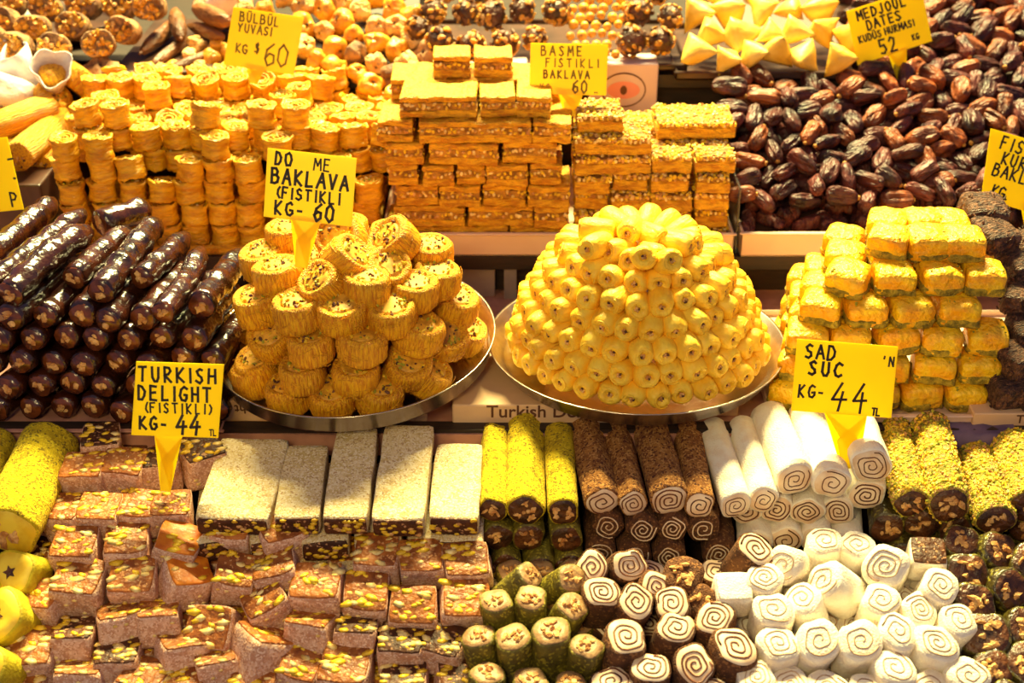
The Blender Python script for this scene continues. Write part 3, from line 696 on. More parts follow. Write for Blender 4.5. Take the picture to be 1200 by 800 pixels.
# ================================================================== TIER 2-3 : dates
def proto_date(seed, matn, cal):
    rng = random.Random(seed); s = rng.uniform(0, 90); L = rng.uniform(.044, .050); R_ = rng.uniform(.0115, .0135); m1 = MB(); prof = [(0, -L/2)]; ee = rng.uniform(2.8, 4.2); sk = rng.uniform(-.18, .18)
    for i in range(1, 20):
        u = i/20*2-1; prof.append((R_*(1-abs(u)**ee)**.5*(1+sk*u), u*L/2))
    prof.append((0, L/2))
    fl_ = rng.uniform(.05, .16)
    def fn(t, z, r): return (1+fl_*math.cos(2*t))*(1+.30*noise.noise(Vector((math.cos(t)*1.7+s, math.sin(t)*1.7, z*36)))-.16*abs(noise.noise(Vector((math.cos(t)*4.5+s, math.sin(t)*4.5, z*34))))+.07*noise.noise(Vector((math.cos(t)*8, math.sin(t)*8+s, z*130))))
    lathe(m1, prof, 28, fn); parts = []
    if cal:
        c = MB(); lathe(c, [(0, L/2-.002), (.0032, L/2-.0018), (.0036, L/2+.0006), (.0016, L/2+.002), (0, L/2+.0016)], 8); parts = [('calyx', c.mesh('calyx', 'calyx'))]
    return dict(name='date', mesh=m1.mesh('date', matn), cat='date', parts=parts)
PD = [proto_date(700+i, 'date' if i % 4 else 'date_brown', i % 3 == 0) for i in range(13)]
DPROF = [(.20, .055), (.235, .085), (.40, .175), (.52, .222), (.70, .290), (.95, .36)]
def fD(x, y): return interp(DPROF, y)-max(0, (.285-x))*1.2
rng = random.Random(99); pts = []; DT = []
tries = 0
while tries < 9000 and len(pts) < 298:
    tries += 1; px, py = rng.uniform(852, 1225), rng.uniform(-22, 272)
    if py < 92 and px < 1000: continue
    if px < 868 and py > 215: continue
    p = atF(px, py, fD)
    if p.y > .92 or p.y < .256 or p.x < XBR+.012: continue
    if any((p-q).length < .0258 for q in pts): continue
    pts.append(p); nrm = Vector((0, -.42, .9)).normalized()
    d = Vector((rng.gauss(0, 1), rng.gauss(0, .8), 0)); d = (d-nrm*d.dot(nrm)).normalized()+nrm*rng.uniform(-.3, .3)
    DT.append(place(PD[rng.randrange(13)], p+nrm*rng.uniform(-.007, .005), qdir(d, rng.uniform(0, 6)), rng.uniform(.92, 1.16), group='dates in the heap'))
label_rows(DT, 'wrinkled dark brown date in the heap, {row}, {col}', 17)
und = MB(); r2 = random.Random(4); base = MB(); dm = PD[1]['mesh']; dv = [v.co.copy() for v in PD[1]['mesh'].vertices]; df = [tuple(f.vertices) for f in PD[1]['mesh'].polygons]
for i in range(46):
    for j in range(26):
        x = XDL+.018+.0135*i+r2.uniform(-.006, .006); y = .262+.026*j+r2.uniform(-.006, .006)
        if x > .86 or (y > .46 and x < .56): continue
        q = Euler((r2.uniform(0, 6), r2.uniform(0, 6), r2.uniform(0, 6))).to_quaternion(); c = Vector((x, y, fD(x, y)-.042))
        if j % 2 == i % 2: und.add([c+q@v for v in dv], df)
uo = newobj('date_heap', und.mesh('date_heap', 'date')); uo['kind'] = 'stuff'; uo['label'] = 'packed dark dates lying underneath the visible dates of the heap'; uo['category'] = 'dates'
# sloped display board carrying the back of the date heap
mb = MB(); vs = []
for y, z in [(.228, ZS2+.01), (.228, .03), (.40, .105), (.52, .152), (.95, .285), (.95, ZS2+.01)]: vs += [(XDL+.012, y, z), (.87, y, z)]
mb.add(vs, [(2*i, 2*i+1, (2*i+3) % 12, (2*i+2) % 12) for i in range(6)]+[(0, 2, 4, 6, 8, 10), (11, 9, 7, 5, 3, 1)])
struct('date_board', mb, 'tray_dark')

# ================================================================== TIER 3
YR = .50
tray('display_tray', X(492, 72, YR), X(806, 72, YR), YR, YR+.26, ZS3+.006, .012, 'tray_dark', 'dark brown tray of nut covered balls at the back')
tray('display_tray', X(792, 80, YR-.02), X(1003, 80, YR-.02), YR-.02, YR+.26, ZS3-.002, .014, 'tray_dark', 'dark tray of yellow folded triangles at the back')
def proto_nutball(seed, sz=.027):
    rng = random.Random(seed); m1 = MB(); lump(m1, (0, 0, 0), (sz*.86, sz*.86, sz*.86), rng, .04, ICO2)
    nt = MB()
    for i in range(48):
        v = Vector((rng.gauss(0, 1), rng.gauss(0, 1), rng.gauss(0, 1))).normalized(); k = rng.uniform(.7, 1.25)
        q = v.to_track_quat('Z', 'Y')@Quaternion((0, 0, 1), rng.uniform(0, 6)); lump(nt, v*sz*.9, (.0065*k, .0042*k, .0030*k), rng, .25, mi=rng.choice([0, 0, 1, 2]), rot=q)
    return dict(name='nut_covered_ball', mesh=m1.mesh('nut_covered_ball', 'walnut_core'), cat='sweet', parts=[('nut_pieces', nt.mesh('nut_pieces', 'fig_fill', 'walnut', 'nut_dark', smooth=False), 'stuff')])
PN = [proto_nutball(800+i) for i in range(5)]
NB = []
fT = lambda x, y: interp([(.50, .245), (.56, .262), (.80, .36)], y)
for i, (px, py) in enumerate([(489, 34), (516, 48), (552, 54), (592, 50), (627, 46), (508, 14), (546, 14), (576, 18), (612, 12), (652, 14), (741, 48), (774, 48), (786, 20), (748, 14), (520, -14), (565, -14), (620, -16), (770, -12)]):
    NB.append(place(PN[i % 5], atF(px, py, fT), qeul(i*50, i*70, i*30), rng.uniform(.8, 1.0), group='nut covered balls on the back tray'))
label_rows(NB, 'caramel nut covered ball on the dark back tray, {row}, {col}', 24)
HZ = []; hz = MB(); lump(hz, (0, 0, 0), (.0082, .0082, .0078), random.Random(2), .05, ICO2)
tip = MB(); lathe(tip, [(.0045, .0065), (.0028, .0082), (0, .0086)], 10)
ph = dict(name='hazelnut', mesh=hz.mesh('hazelnut', 'hazelnut'), cat='nut', parts=[('nut_tip', tip.mesh('nut_tip', 'calyx'))])
for r_ in range(7):
    for c_ in range(9):
        px, py = 664+c_*12.5+(6 if r_ % 2 else 0)+rng.uniform(-2, 2)+(6-r_)*1.0, 62-r_*10.5+rng.uniform(-2, 2)
        if px > 762-r_*5 or (px > 724 and r_ < 3): continue
        HZ.append(place(ph, atF(px, py, lambda x, y: fT(x, y)-.008), qeul(rng.uniform(0, 360), rng.uniform(0, 360), 0), rng.uniform(.85, 1.1), group='hazelnuts heaped on the back tray'))
label_rows(HZ, 'small golden hazelnut heaped between the nut balls, {row}, {col}', 8)
# folded triangles
def proto_tri(seed):
    rng = random.Random(seed); s = .036
    bm = bmesh.new(); P = [Vector((math.cos(a), math.sin(a), -.28))*s for a in (PI/2, PI*7/6, PI*11/6)]+[Vector((rng.uniform(-.1, .1), 0, .9))*s]
    vs = [bm.verts.new(p) for p in P]
    for f in ((0, 2, 1), (0, 1, 3), (1, 2, 3), (2, 0, 3)): bm.faces.new([vs[i] for i in f])
    bmesh.ops.subdivide_edges(bm, edges=bm.edges[:], cuts=4, use_grid_fill=True)
    bmesh.ops.triangulate(bm, faces=bm.faces[:])
    for _ in range(6): bmesh.ops.smooth_vert(bm, verts=bm.verts[:], factor=.5, use_axis_x=True, use_axis_y=True, use_axis_z=True)
    bm.verts.index_update(); m1 = MB(); m1.add([v.co*1.3+Vector((1, 1, 1))*.004*noise.noise(v.co*50+Vector((seed, 0, 0))) for v in bm.verts], [tuple(v.index for v in f.verts) for f in bm.faces]); bm.free()
    sm = MB(); a = (P[0]-P[1]).normalized()
    for i in range(9): 
        u = i/8; c = P[1].lerp(P[3], u)*.80; lump(sm, c, (.0022, .0022, .003), rng, .1)
    return dict(name='folded_triangle', mesh=m1.mesh('folded_triangle', 'triangle_pastry'), cat='pastry')
PTR = [proto_tri(850+i) for i in range(5)]; TR = []
fY = lambda x, y: interp([(.47, .225), (.54, .25), (.80, .35)], y)
for i, (px, py) in enumerate([(818, 62), (850, 68), (886, 66), (918, 60), (946, 66), (976, 68), (830, 40), (868, 42), (905, 42), (938, 40), (968, 36), (820, 14), (856, 16), (892, 14), (926, 12), (960, 10), (838, -10), (880, -10), (920, -12), (962, -14), (992, 48)]):
    TR.append(place(PTR[i % 5], atF(px, py, fY), qeul(rng.uniform(-70, 50), rng.uniform(-50, 50), rng.uniform(0, 360)), rng.uniform(1.15, 1.5), group='yellow folded triangles'))
label_rows(TR, 'pale yellow folded triangle sweet on back tray, {row}, {col}', 18)
# dried apricot rings / figs heap
def proto_ring(seed, matn):
    rng = random.Random(seed); m1 = MB(); s = rng.uniform(0, 30); r = .0185
    def fn(t, z, q): return 1+.42*noise.noise(Vector((math.cos(t)*1.6+s, math.sin(t)*1.6, z*50)))
    lathe(m1, [(0, -.013), (r*.7, -.012), (r*.98, -.006), (r*1.02, .002), (r*.9, .009), (r*.6, .0125), (r*.3, .0125), (r*.14, .0105), (0, .010)], 20, fn, fz=lambda t, z, q: .005*noise.noise(Vector((q*90+s, t, z*40))))
    n_ = MB(); lump(n_, (0, 0, .0108), (.003, .0022, .002), rng, .2)
    return dict(name='dried_fig', mesh=m1.mesh('dried_fig', matn), cat='dried fruit', parts=[('eye', n_.mesh('eye', 'nut_dark'))])
PF = [proto_ring(870+i, ['apricot', 'fig_pale', 'apricot', 'fig_pale', 'apricot', 'fig_skin'][i % 6]) for i in range(9)]; FG = []
fF = lambda x, y: interp([(.44, .185), (.50, .215), (.56, .25), (.85, .38)], y)
r3 = random.Random(31); done = []
for px in range(356, 500, 6):
    for py in range(-14, 118, 6):
        x, y = px+r3.uniform(-3, 3), py+r3.uniform(-3, 3)
        if y > 66+(x-350)*.42: continue
        if any(math.hypot(x-a, (y-b)*1.15) < 23 for a, b in done): continue
        if x > 484 and y < 60: continue
        done.append((x, y))
for px in range(200, 356, 6):
    for py in range(-14, 12, 6):
        x, y = px+r3.uniform(-3, 3), py+r3.uniform(-3, 3)
        if x < 285 or any(math.hypot(x-a, (y-b)*1.15) < 23 for a, b in done): continue
        done.append((x, y))
for i, (x, y) in enumerate(done):
    d = Vector((r3.uniform(-1.5, 1.5), -1, r3.uniform(-.6, 1.4)))
    FG.append(place(PF[i % 9], atF(x, y, fF), qdir(d, i), r3.uniform(.85, 1.12), group='dried figs heaped at the back'))
label_rows(FG, 'golden dried fig in the back heap, {row}, {col}', 20)
mb = MB(); vs = []
for y, z in [(.49, ZS3), (.49, .205), (.56, .215), (.85, .34), (.85, ZS3)]: vs += [(X(330, 50, .5), y, z), (X(484, 50, .5), y, z)]
mb.add(vs, [(2*i, 2*i+1, (2*i+3) % 10, (2*i+2) % 10) for i in range(5)]+[(0, 2, 4, 6, 8), (9, 7, 5, 3, 1)])
struct('trim_8', mb, 'dark_wood')
# stuffed figs on a round plate, upper left
def proto_stuffed(seed):
    rng = random.Random(seed); m1 = MB(); L, r = .046, .021; s = rng.uniform(0, 9)
    def fn(t, z, q): return (1+.35*abs(math.cos(t)))*(1+.08*noise.noise(Vector((math.cos(t)*2+s, math.sin(t)*2, z*50))))
    lathe(m1, [(0, -L/2), (r*.7, -L/2), (r*.95, -L/4), (r, L/6), (r*.98, L/2-.004), (r*.86, L/2), (r*.74, L/2-.004), (0, L/2-.006)], 22, fn)
    wn = MB()
    for i in range(26):
        a = rng.uniform(0, 6.28); q = r*.86*math.sqrt(rng.random()); lump(wn, (q*math.cos(a)*1.3, q*math.sin(a), L/2-.003), (.0075, .0046, .0055), rng, .30, mi=i % 4 == 0)
    return dict(name='stuffed_fig', mesh=m1.mesh('stuffed_fig', 'fig_skin'), cat='dried fruit', parts=[('walnut_stuffing', wn.mesh('walnut_stuffing', 'fig_fill', 'walnut', smooth=False), 'stuff')])
PSF = [proto_stuffed(890+i) for i in range(4)]; SF = []
CP = atZ(70, 18, .235)
plate('serving_plate', .125, CP+Vector((-.02, .03, -.034)), qeul(0, 0, 0), 'brown round plate of stuffed figs at upper left').data.materials[0] = M['tray_dark']
fP = lambda x, y: interp([(.48, .242), (.55, .262), (.62, .295), (.8, .38)], y)
for i, (px, py) in enumerate([(20, 54), (64, 56), (116, 54), (40, 33), (88, 32), (146, 36), (5, 26), (54, 9), (100, 8), (141, 8), (176, 8), (12, 4), (-12, 45), (75, -14), (120, -14), (32, -14), (165, -15)]):
    d = Vector((r3.uniform(-.3, .3), -1, r3.uniform(.2, .6))); SF.append(place(PSF[i % 4], atF(px, py, fP), qdir(d, r3.uniform(-.4, .4)), .92, group='stuffed figs at upper left'))
label_rows(SF, 'dried fig stuffed with walnuts on upper left plate, {row}, {col}', 18)
# long brown dried fruit and orange pieces beside it
LD = []
for i, (fx, fy, bx_, by_, w, z) in enumerate([(165, 62, 214, 20, 18, .225), (178, 76, 222, 45, 16, .215), (212, 45, 205, 12, 20, .24), (228, 10, 268, 26, 22, .26), (196, 84, 250, 62, 15, .21), (222, 30, 262, 44, 16, .235)]):
    Pf, Pb = atZ(fx, fy, z), atZ(bx_, by_, z+.01); L = (Pf-Pb).length; r = w/2*depth(Pf)/FPX; m1 = MB(); s = i*5.1
    prof = [(0, -L/2)]+[(r*(1-abs(u)**3)**.5, u*L/2) for u in [-.9, -.6, -.3, 0, .3, .6, .9]]+[(0, L/2)]
    lathe(m1, prof, 14, lambda t, z_, q: 1+.25*noise.noise(Vector((math.cos(t)*1.5+s, math.sin(t)*1.5, z_*40))))
    st = MB(); lathe(st, [(0, L/2-.003), (.003, L/2-.002), (.002, L/2+.006), (0, L/2+.006)], 8)
    LD.append(between(dict(name='dried_banana', mesh=m1.mesh('dried_banana', 'dried_brown'), cat='dried fruit', parts=[('stem', st.mesh('stem', 'nut_dark'))]), L, Pf, Pb, i, group='long brown dried fruit'))
label_rows(LD, 'long brown dried fruit left of sign, {row}, {col}', 16)
OR = []
for i, (px, py, z) in enumerate([(232, 52, .225), (256, 54, .225), (222, 66, .215), (246, 70, .215), (180, 82, .205), (205, 80, .205), (232, 80, .205), (268, 62, .22)]):
    OR.append(place(PF[1+i % 2], atZ(px, py, z), qeul(40*i, 30, 60*i), .8, group='orange dried apricots by the sign'))
label_rows(OR, 'orange dried apricot left of the bird nest sign, {row}, {col}', 12)
mb = MB(); box(mb, .26, .30, .012, bev=.002); single('display_board', mb, ['tray_dark'], 'dark board under long brown dried fruit', 'board', loc=(X(235, 60, .52), .63, ZS3+.006))
b_ = MB(); lathe(b_, [(0, -.02), (.035, -.018), (.05, .012), (.047, .012), (.033, -.012), (0, -.014)], 28)
sg = MB(); lump(sg, (0, 0, .004), (.042, .042, .012), random.Random(1), .08, ICO2)
place(dict(name='sugar_bowl', mesh=b_.mesh('sugar_bowl', 'dried_brown'), cat='bowl', parts=[('white_sugar', sg.mesh('white_sugar', 'paper_white'))]), atZ(262, 12, .25), qeul(10, 0, 0), 1, label='brown bowl of white sugar at top above first sign')

place(PF[5], atZ(117, 84, .212), qeul(20, 0, 30), 1.5, label='large sugared brown fruit lump under the stuffed fig plate', cat='dried fruit')
# crumpled purple grey paper hanging over the shelf edge at the right
pp = MB(); vs = []
PATH = [(-.115, -.046), (-.135, -.045), (-.150, -.046), (-.157, -.052), (-.160, -.064), (-.162, -.078)]
for sd_ in (0, .0012):
    for i, (y, z) in enumerate(PATH):
        for j in range(9):
            x = .515+.10*j/8; vs.append((x, y-sd_*(i > 2), z+sd_+.003*noise.noise(Vector((x*60, i*.8, 3)))+(.0 if i < 3 else -.008*math.sin(j*.9))))
n_ = len(PATH)*9
fs = [(i*9+j, i*9+j+1, i*9+j+10, i*9+j+9) for i in range(len(PATH)-1) for j in range(8)]
pp.add(vs, fs+[tuple(n_+k for k in f[::-1]) for f in fs])
single('wrapping_paper', pp, ['paper_purple'], 'crumpled purple grey paper hanging over the shelf edge at right', 'paper', smooth=True)
# carton with oval emblem behind the bars, plus neighbour
def emblem_carton(px0, px1, py0, py1, Y, label):
    a = atY(px0, py1, Y); b = atY(px1, py0, Y); w, h = b.x-a.x, b.z-a.z; m1 = MB(); box(m1, w, .06, h, bev=.0015, seg=1)
    o = place(dict(name='carton', mesh=m1.mesh('carton', 'print_pink', smooth=False), cat='box'), (a.x+w/2, Y+.03, a.z+h/2), None, 1, 'box', None, label)
    def disc(rx, rz, y, mn, nm, par):
        d = MB(); n_ = 36; vs = [(0, y, 0)]+[(rx*math.cos(2*PI*i/n_), y, rz*math.sin(2*PI*i/n_)) for i in range(n_)]
        d.add(vs, [(0, i+1, (i+1) % n_+1) for i in range(n_)]); return newobj(nm, d.mesh(nm, mn, smooth=False), par)
    e = disc(w*.33, h*.34, -.0306, 'print_brown', 'oval_emblem', o); disc(w*.31, h*.31, -.0312, 'print_pink', 'oval_field', e); disc(w*.24, h*.17, -.0317, 'print_red', 'emblem_shading', e)
    disc(w*.05, h*.09, -.0321, 'print_brown', 'emblem_mark', e)
    return o
emblem_carton(690, 772, 75, 135, .485, 'pink carton with a brown ringed oval emblem behind the bars')
emblem_carton(528, 618, 80, 140, .49, 'pale carton behind the tall bar stack')

# ================================================================== TIER 0 : front counter
HP = [(-.60, -.222), (-.47, -.163), (-.30, -.088), (-.18, -.043), (-.10, -.03)]
def fH(x, y): return interp(HP, y)
def proto_cube(seed, top='jelly', nuts=('pistachio', 'pistachio_pale'), w=.048, d=.046, h=.040, nn=17):
    rng = random.Random(seed); s = rng.uniform(0, 60)
    sh = (rng.uniform(-.12, .12), rng.uniform(-.12, .12), rng.uniform(-.10, .10))
    def wob(p): return p+Vector((sh[0]*p.z+sh[2]*p.y+.0026*noise.noise(p*38+Vector((s, 0, 0))), sh[1]*p.z+.0026*noise.noise(p*38+Vector((0, s, 0))), .0022*noise.noise(p*38+Vector((0, 0, s)))))
    m1 = MB(); gridbox(m1, w, d, h, 6, wob, rnd=16)
    jt = MB(); gridbox(jt, w*.95, d*.95, .004, 4, lambda p: wob(p+Vector((0, 0, h/2-.0008))), rnd=12)
    nt = MB()
    for i in range(nn):
        k = rng.uniform(.45, 1.45); a = rng.uniform(-.6, .6)
        lump(nt, wob(Vector((rng.uniform(-.43, .43)*w, rng.uniform(-.43, .43)*d, h/2)))+Vector((0, 0, .0009)), (.0058*k, .0032*k, .0012), rng, .3, mi=rng.choice([0, 0, 1]), rot=Euler((0, 0, a)).to_quaternion())
    for i in range(3):
        lump(nt, wob(Vector((rng.uniform(-.4, .4)*w, -d/2, rng.uniform(-.3, .3)*h))), (.003, .0008, .0022), rng, .2, mi=1, rot=Quaternion())
    return dict(name='lokum_cube', mesh=m1.mesh('lokum_cube', 'sugar'), cat='turkish delight', parts=[('jelly_top', jt.mesh('jelly_top', top)), ('pistachio_pieces', nt.mesh('pistachio_pieces', *nuts), 'stuff')])
PL = [proto_cube(900+i, w=.048+.002*(i % 3-1), d=.046-.0015*(i % 4-1), h=.041+.002*(i % 3-1)) for i in range(9)]
PLD = [proto_cube(910+i, 'jelly_dark') for i in range(2)]
PLO = [proto_cube(915+i, 'jelly_orange', nn=7) for i in range(2)]
LC = []; rng = random.Random(44)
HL = [(-.56, -.262), (-.44, -.186), (-.30, -.094), (-.18, -.046), (-.10, -.03)]
def fL(x, y): return interp(HL, y)
CUBES = [  # px, py of the block's middle, yaw, extra tilt to viewer, roll, kind, scale
 (116, 527, 6, 8, 0, 'd', .95), (95, 556, -4, 10, -6, 'n', 1), (148, 552, -8, 12, 0, 'n', 1), (74, 600, -12, 12, -6, 'n', .95), (115, 604, -4, 12, 0, 'n', .95), (157, 602, 0, 12, 0, 'n', .95), (198, 600, 2, 12, 0, 'n', .95),
 (236, 540, 28, 8, 0, 'd', 1), (190, 548, 10, 6, 0, 'd', .9), (91, 645, -4, 16, 0, 'n', 1.05), (93, 690, -5, 14, 2, 'n', 1.08), (152, 645, 10, 14, 0, 'n', 1.0), (158, 682, 2, 22, 0, 'n', 1.02), (208, 642, 0, 12, 14, 'o', 1), (216, 680, 32, 16, 16, 'o', 1),
 (271, 624, -6, 16, 0, 'n', 1), (276, 678, -6, 16, 4, 'n', .98), (330, 634, 28, 14, 0, 'n', 1), (47, 702, -14, 12, 0, 'n', .9), (32, 762, 4, 16, 0, 'n', 1.1), (88, 752, -2, -4, 0, 'd', .92), (140, 734, 22, -16, 0, 'n', .95), (187, 728, 6, -8, 0, 'n', .9),
 (250, 738, -10, 42, 0, 'n', 1.0), (212, 768, 24, -10, 8, 'n', .95), (142, 776, 8, 4, 0, 'd', .95), (98, 796, 0, -10, 0, 'n', 1), (316, 704, 24, 6, -22, 'n', .95), (309, 766, 38, -4, 30, 'n', 1.15), (254, 782, 20, -6, 0, 'n', .9), (170, 802, -20, 0, 0, 'n', 1),
 (326, 672, 10, 10, -14, 'n', 1), (374, 694, -3, 14, 0, 'n', 1.08), (429, 703, -6, 22, 0, 'n', 1.08), (443, 655, -3, 18, 0, 'n', 1), (496, 660, 2, 18, 0, 'n', 1), (549, 664, 4, 20, 0, 'n', 1.02), (545, 712, 3, 20, 4, 'n', 1.12), (486, 716, -4, 26, 0, 'n', 1.08),
 (363, 742, -14, -14, 0, 'n', .98), (416, 750, -8, -4, 0, 'd', .95), (472, 762, 0, 10, 0, 'd', 1), (523, 764, -16, 12, 0, 'd', .95), (408, 786, -4, 14, 0, 'n', 1.12), (350, 786, -14, 14, 6, 'n', .95), (474, 800, 0, 4, 0, 'd', 1), (540, 798, 6, 8, 0, 'd', 1), (20, 812, 0, 10, 0, 'n', 1), (215, 812, 10, 10, 0, 'n', 1), (300, 815, -10, 8, 0, 'n', 1)]
for (px, py, yaw, tl, rl, kd, sc) in CUBES:
    p = atF(px, py, fL); pr = {'n': PL, 'd': PLD, 'o': PLO}[kd]
    LC.append(place(pr[rng.randrange(len(pr))], p-Vector((0, 0, .002)), qeul(tl-1, rl, yaw), sc*1.04, group='pistachio lokum cubes heaped in front'))
label_rows(LC, 'sugar dusted pistachio lokum cube of the heap, {row}, {col}', 26)
BC = []
for i in range(13):
    for j in range(8):
        px = 40+i*46+(22 if j % 2 else 0); py = 800-j*36
        if px > 572 or (py < 640 and px > 215): continue
        p = atF(px, py, lambda x, y: fL(x, y)-.046)
        if p.y < -.50: continue
        BC.append(place((PL+PLD)[rng.randrange(11)], p, qeul(12, 0, rng.uniform(-20, 20)), .95, group='buried lokum cubes', label='sugar dusted lokum cube mostly buried under the front heap'))
label_rows(BC, 'half hidden lokum cube below the heap surface, {row}, {col}', 20)
# long slabs
def slab_thing(fx0, fx1, fy, bx0, bx1, by, zf, zb, h, seed):
    a = atZ((fx0+fx1)/2, fy, zf); b = atZ((bx0+bx1)/2, by, zb); w = (atZ(fx1, fy, zf)-atZ(fx0, fy, zf)).length-.002
    d = a-b; L = d.length; rng = random.Random(seed); s = seed*1.7
    yax = -d.normalized(); xax = Vector((1, 0, 0)); zax = xax.cross(yax).normalized(); xax = yax.cross(zax).normalized()
    q = Matrix((xax, yax, zax)).transposed().to_quaternion()
    def wob(p): return p+Vector((.0014*noise.noise(p*30+Vector((s, 0, 0))), .0014*noise.noise(p*30+Vector((0, s, 0))), .0012*noise.noise(p*30+Vector((0, 0, s)))))
    m1 = MB(); gridbox(m1, w, L, h, 9, wob, rnd=18)
    jt = MB(); gridbox(jt, w*.93, .004, h*.86, 4, lambda p: wob(p+Vector((0, -L/2+.0008, 0))), rnd=12)
    nt = MB()
    for i in range(18): lump(nt, (rng.uniform(-.43, .43)*w, -L/2-.0012, rng.uniform(-.38, .38)*h), (.0042, .0014, .0026), rng, .2, mi=rng.choice([0, 0, 1]), rot=Quaternion())
    return place(dict(name='lokum_slab', mesh=m1.mesh('lokum_slab', 'slab_sugar'), cat='turkish delight', parts=[('cut_end', jt.mesh('cut_end', 'jelly_dark')), ('pistachio_pieces', nt.mesh('pistachio_pieces', 'pistachio', 'walnut'), 'stuff')]),
                 (a+b)/2-zax*h/2, q, 1, group='long sugared lokum slabs')
SL = [slab_thing(226, 316, 607, 272, 327, 512, -.056, -.036, .026, 1), slab_thing(319, 375, 606, 333, 386, 520, -.055, -.040, .027, 2), slab_thing(376, 431, 606, 389, 449, 499, -.053, -.030, .027, 3),
      slab_thing(433, 498, 608, 453, 507, 496, -.053, -.029, .027, 4), slab_thing(501, 562, 606, 513, 564, 518, -.055, -.040, .027, 5)]
label_cols(SL, 'long sugar coated lokum slab with dark nutty cut end, {col}')
SL2 = [slab_thing(a, a+58, 634, a+6, a+60, 540, -.086, -.082, .028, 20+i) for i, a in enumerate((228, 290, 352, 414, 476, 534-24))]
label_cols(SL2, 'dark lokum slab lying under the sugared slabs, {col}')
SL3 = [slab_thing(a, a+58, 668, a+6, a+60, 570, -.118, -.116, .028, 40+i) for i, a in enumerate((262, 326, 390, 454, 518-8))]
label_cols(SL3, 'lowest dark lokum slab behind the front cubes, {col}')

# rolls of several kinds: long logs and short cut pieces
def roll(name, r, L, seed, skin, face, kind, cat='turkish delight', sq=.05, line='spiral_brown', crumbs=False, lw=.075):
    rng = random.Random(seed); cs, s = xsec(rng, sq, .045)
    def fn(t, z, q): return cs(t)*(1+.06*noise.noise(Vector((math.cos(t)*2+s, math.sin(t)*2, z*40)))+.015*noise.noise(Vector((math.cos(t)*9+s, math.sin(t)*9, z*200))))
    m1 = MB(); nz = max(3, int(L/.012)); b = r*.13
    prof = [(0, -L/2), (r-b, -L/2), (r-b*.3, -L/2+b*.3), (r, -L/2+b)]+[(r, -L/2+b+(L-2*b)*i/nz) for i in range(1, nz+1)]+[(r-b*.3, L/2-b*.3), (r-b, L/2), (0, L/2)]
    lathe(m1, prof, 28, fn)
    f = MB(); lathe(f, [(r*.90, L/2-.0008), (r*.87, L/2+.0007), (r*.5, L/2+.0010), (0, L/2+.0010)], 28, fn); sub = []
    if kind == 'spiral':
        sp_ = MB(); spiral(sp_, r*.80, rng.choice([2.1, 2.5, 2.9]), r*lw, L/2+.0006, .0010, cs, r0=.12, n=22, rng=rng, ph=rng.uniform(0, 6))
        sub = [('spiral_layer', sp_.mesh('spiral_layer', line))]
    elif kind == 'walnut':
        wn = MB()
        for i in range(9):
            a = rng.uniform(0, 6.3); q = r*.55*math.sqrt(rng.random()); lump(wn, (q*math.cos(a), q*math.sin(a), L/2+.0012), (r*rng.uniform(.12, .30), r*rng.uniform(.09, .18), .0026), rng, .42, rot=Euler((0, 0, rng.uniform(0, 6))).to_quaternion())
        sub = [('walnut_pieces', wn.mesh('walnut_pieces', 'walnut', smooth=False), 'stuff')]
    elif kind == 'hole':
        h_ = MB(); vs = [(0, 0, L/2+.0014)]+[((r*(.30 if i % 2 else .15))*math.cos(i*PI/5), (r*(.30 if i % 2 else .15))*math.sin(i*PI/5), L/2+.0014) for i in range(10)]
        h_.add(vs, [(0, i+1, (i+1) % 10+1) for i in range(10)]); sub = [('star_centre', h_.mesh('star_centre', 'walnut_core', smooth=False))]
    parts = [('cut_end', f.mesh('cut_end', face), None, sub)]
    if crumbs:
        cr = MB()
        for i in range(int(L*r*2*PI/(.0052**2))):
            t = rng.uniform(0, 2*PI); z = rng.uniform(-L/2+.002, L/2-.002); q = r*cs(t)*1.0; k = rng.uniform(.7, 1.3)
            lump(cr, (q*math.cos(t), q*math.sin(t), z), (.0026*k, .0018*k, .0016*k), rng, .25, mi=rng.choice([0, 0, 0, 1, 1, 2]))
        parts.append(('pistachio_crumbs', cr.mesh('pistachio_crumbs', 'pistachio', 'pistachio_green', 'walnut', smooth=False), 'stuff'))
    return dict(name=name, mesh=m1.mesh(name, skin), cat=cat, parts=parts)
def log(name, fx, fy, bx_, by_, w, zf, zb, seed, skin, face, kind, templ_group, **kw):
    Pf, Pb = atZ(fx, fy, zf), atZ(bx_, by_, zb); r = w/2*depth(Pf)/FPX*.98; L = (Pf-Pb).length
    return between(roll(name, r, L, seed, skin, face, kind, **kw), L, Pf, Pb, random.Random(seed).uniform(0, 6), group=templ_group)
def logs(tab, name, skin, face, kind, templ, grp, seed0, **kw):
    out = [log(name, *t, seed0+i, skin, face, kind, grp, **kw) for i, t in enumerate(tab)]
    label_cols(out, templ); return out
ZF, ZB = -.068, -.055
logs([(578, 598, 581, 508, 36, ZF, ZB-.002), (615, 598, 616, 496, 46, ZF, ZB+.002), (660, 600, 655, 508, 40, ZF, ZB)], 'pistachio_log', 'powder_green', 'walnut_core', 'walnut', 'bright yellow green pistachio powdered log on top, {col}', 'powdered pistachio logs', 1000)
logs([(706, 588, 684, 498, 42, ZF, ZB), (742, 590, 722, 503, 37, ZF, ZB-.004), (786, 586, 762, 500, 46, ZF+.004, ZB), (819, 592, 803, 505, 38, ZF, ZB-.004)], 'cocoa_roll', 'cocoa', 'nougat', 'spiral', 'long brown cocoa dusted spiral roll on top, {col}', 'cocoa rolls', 1020)
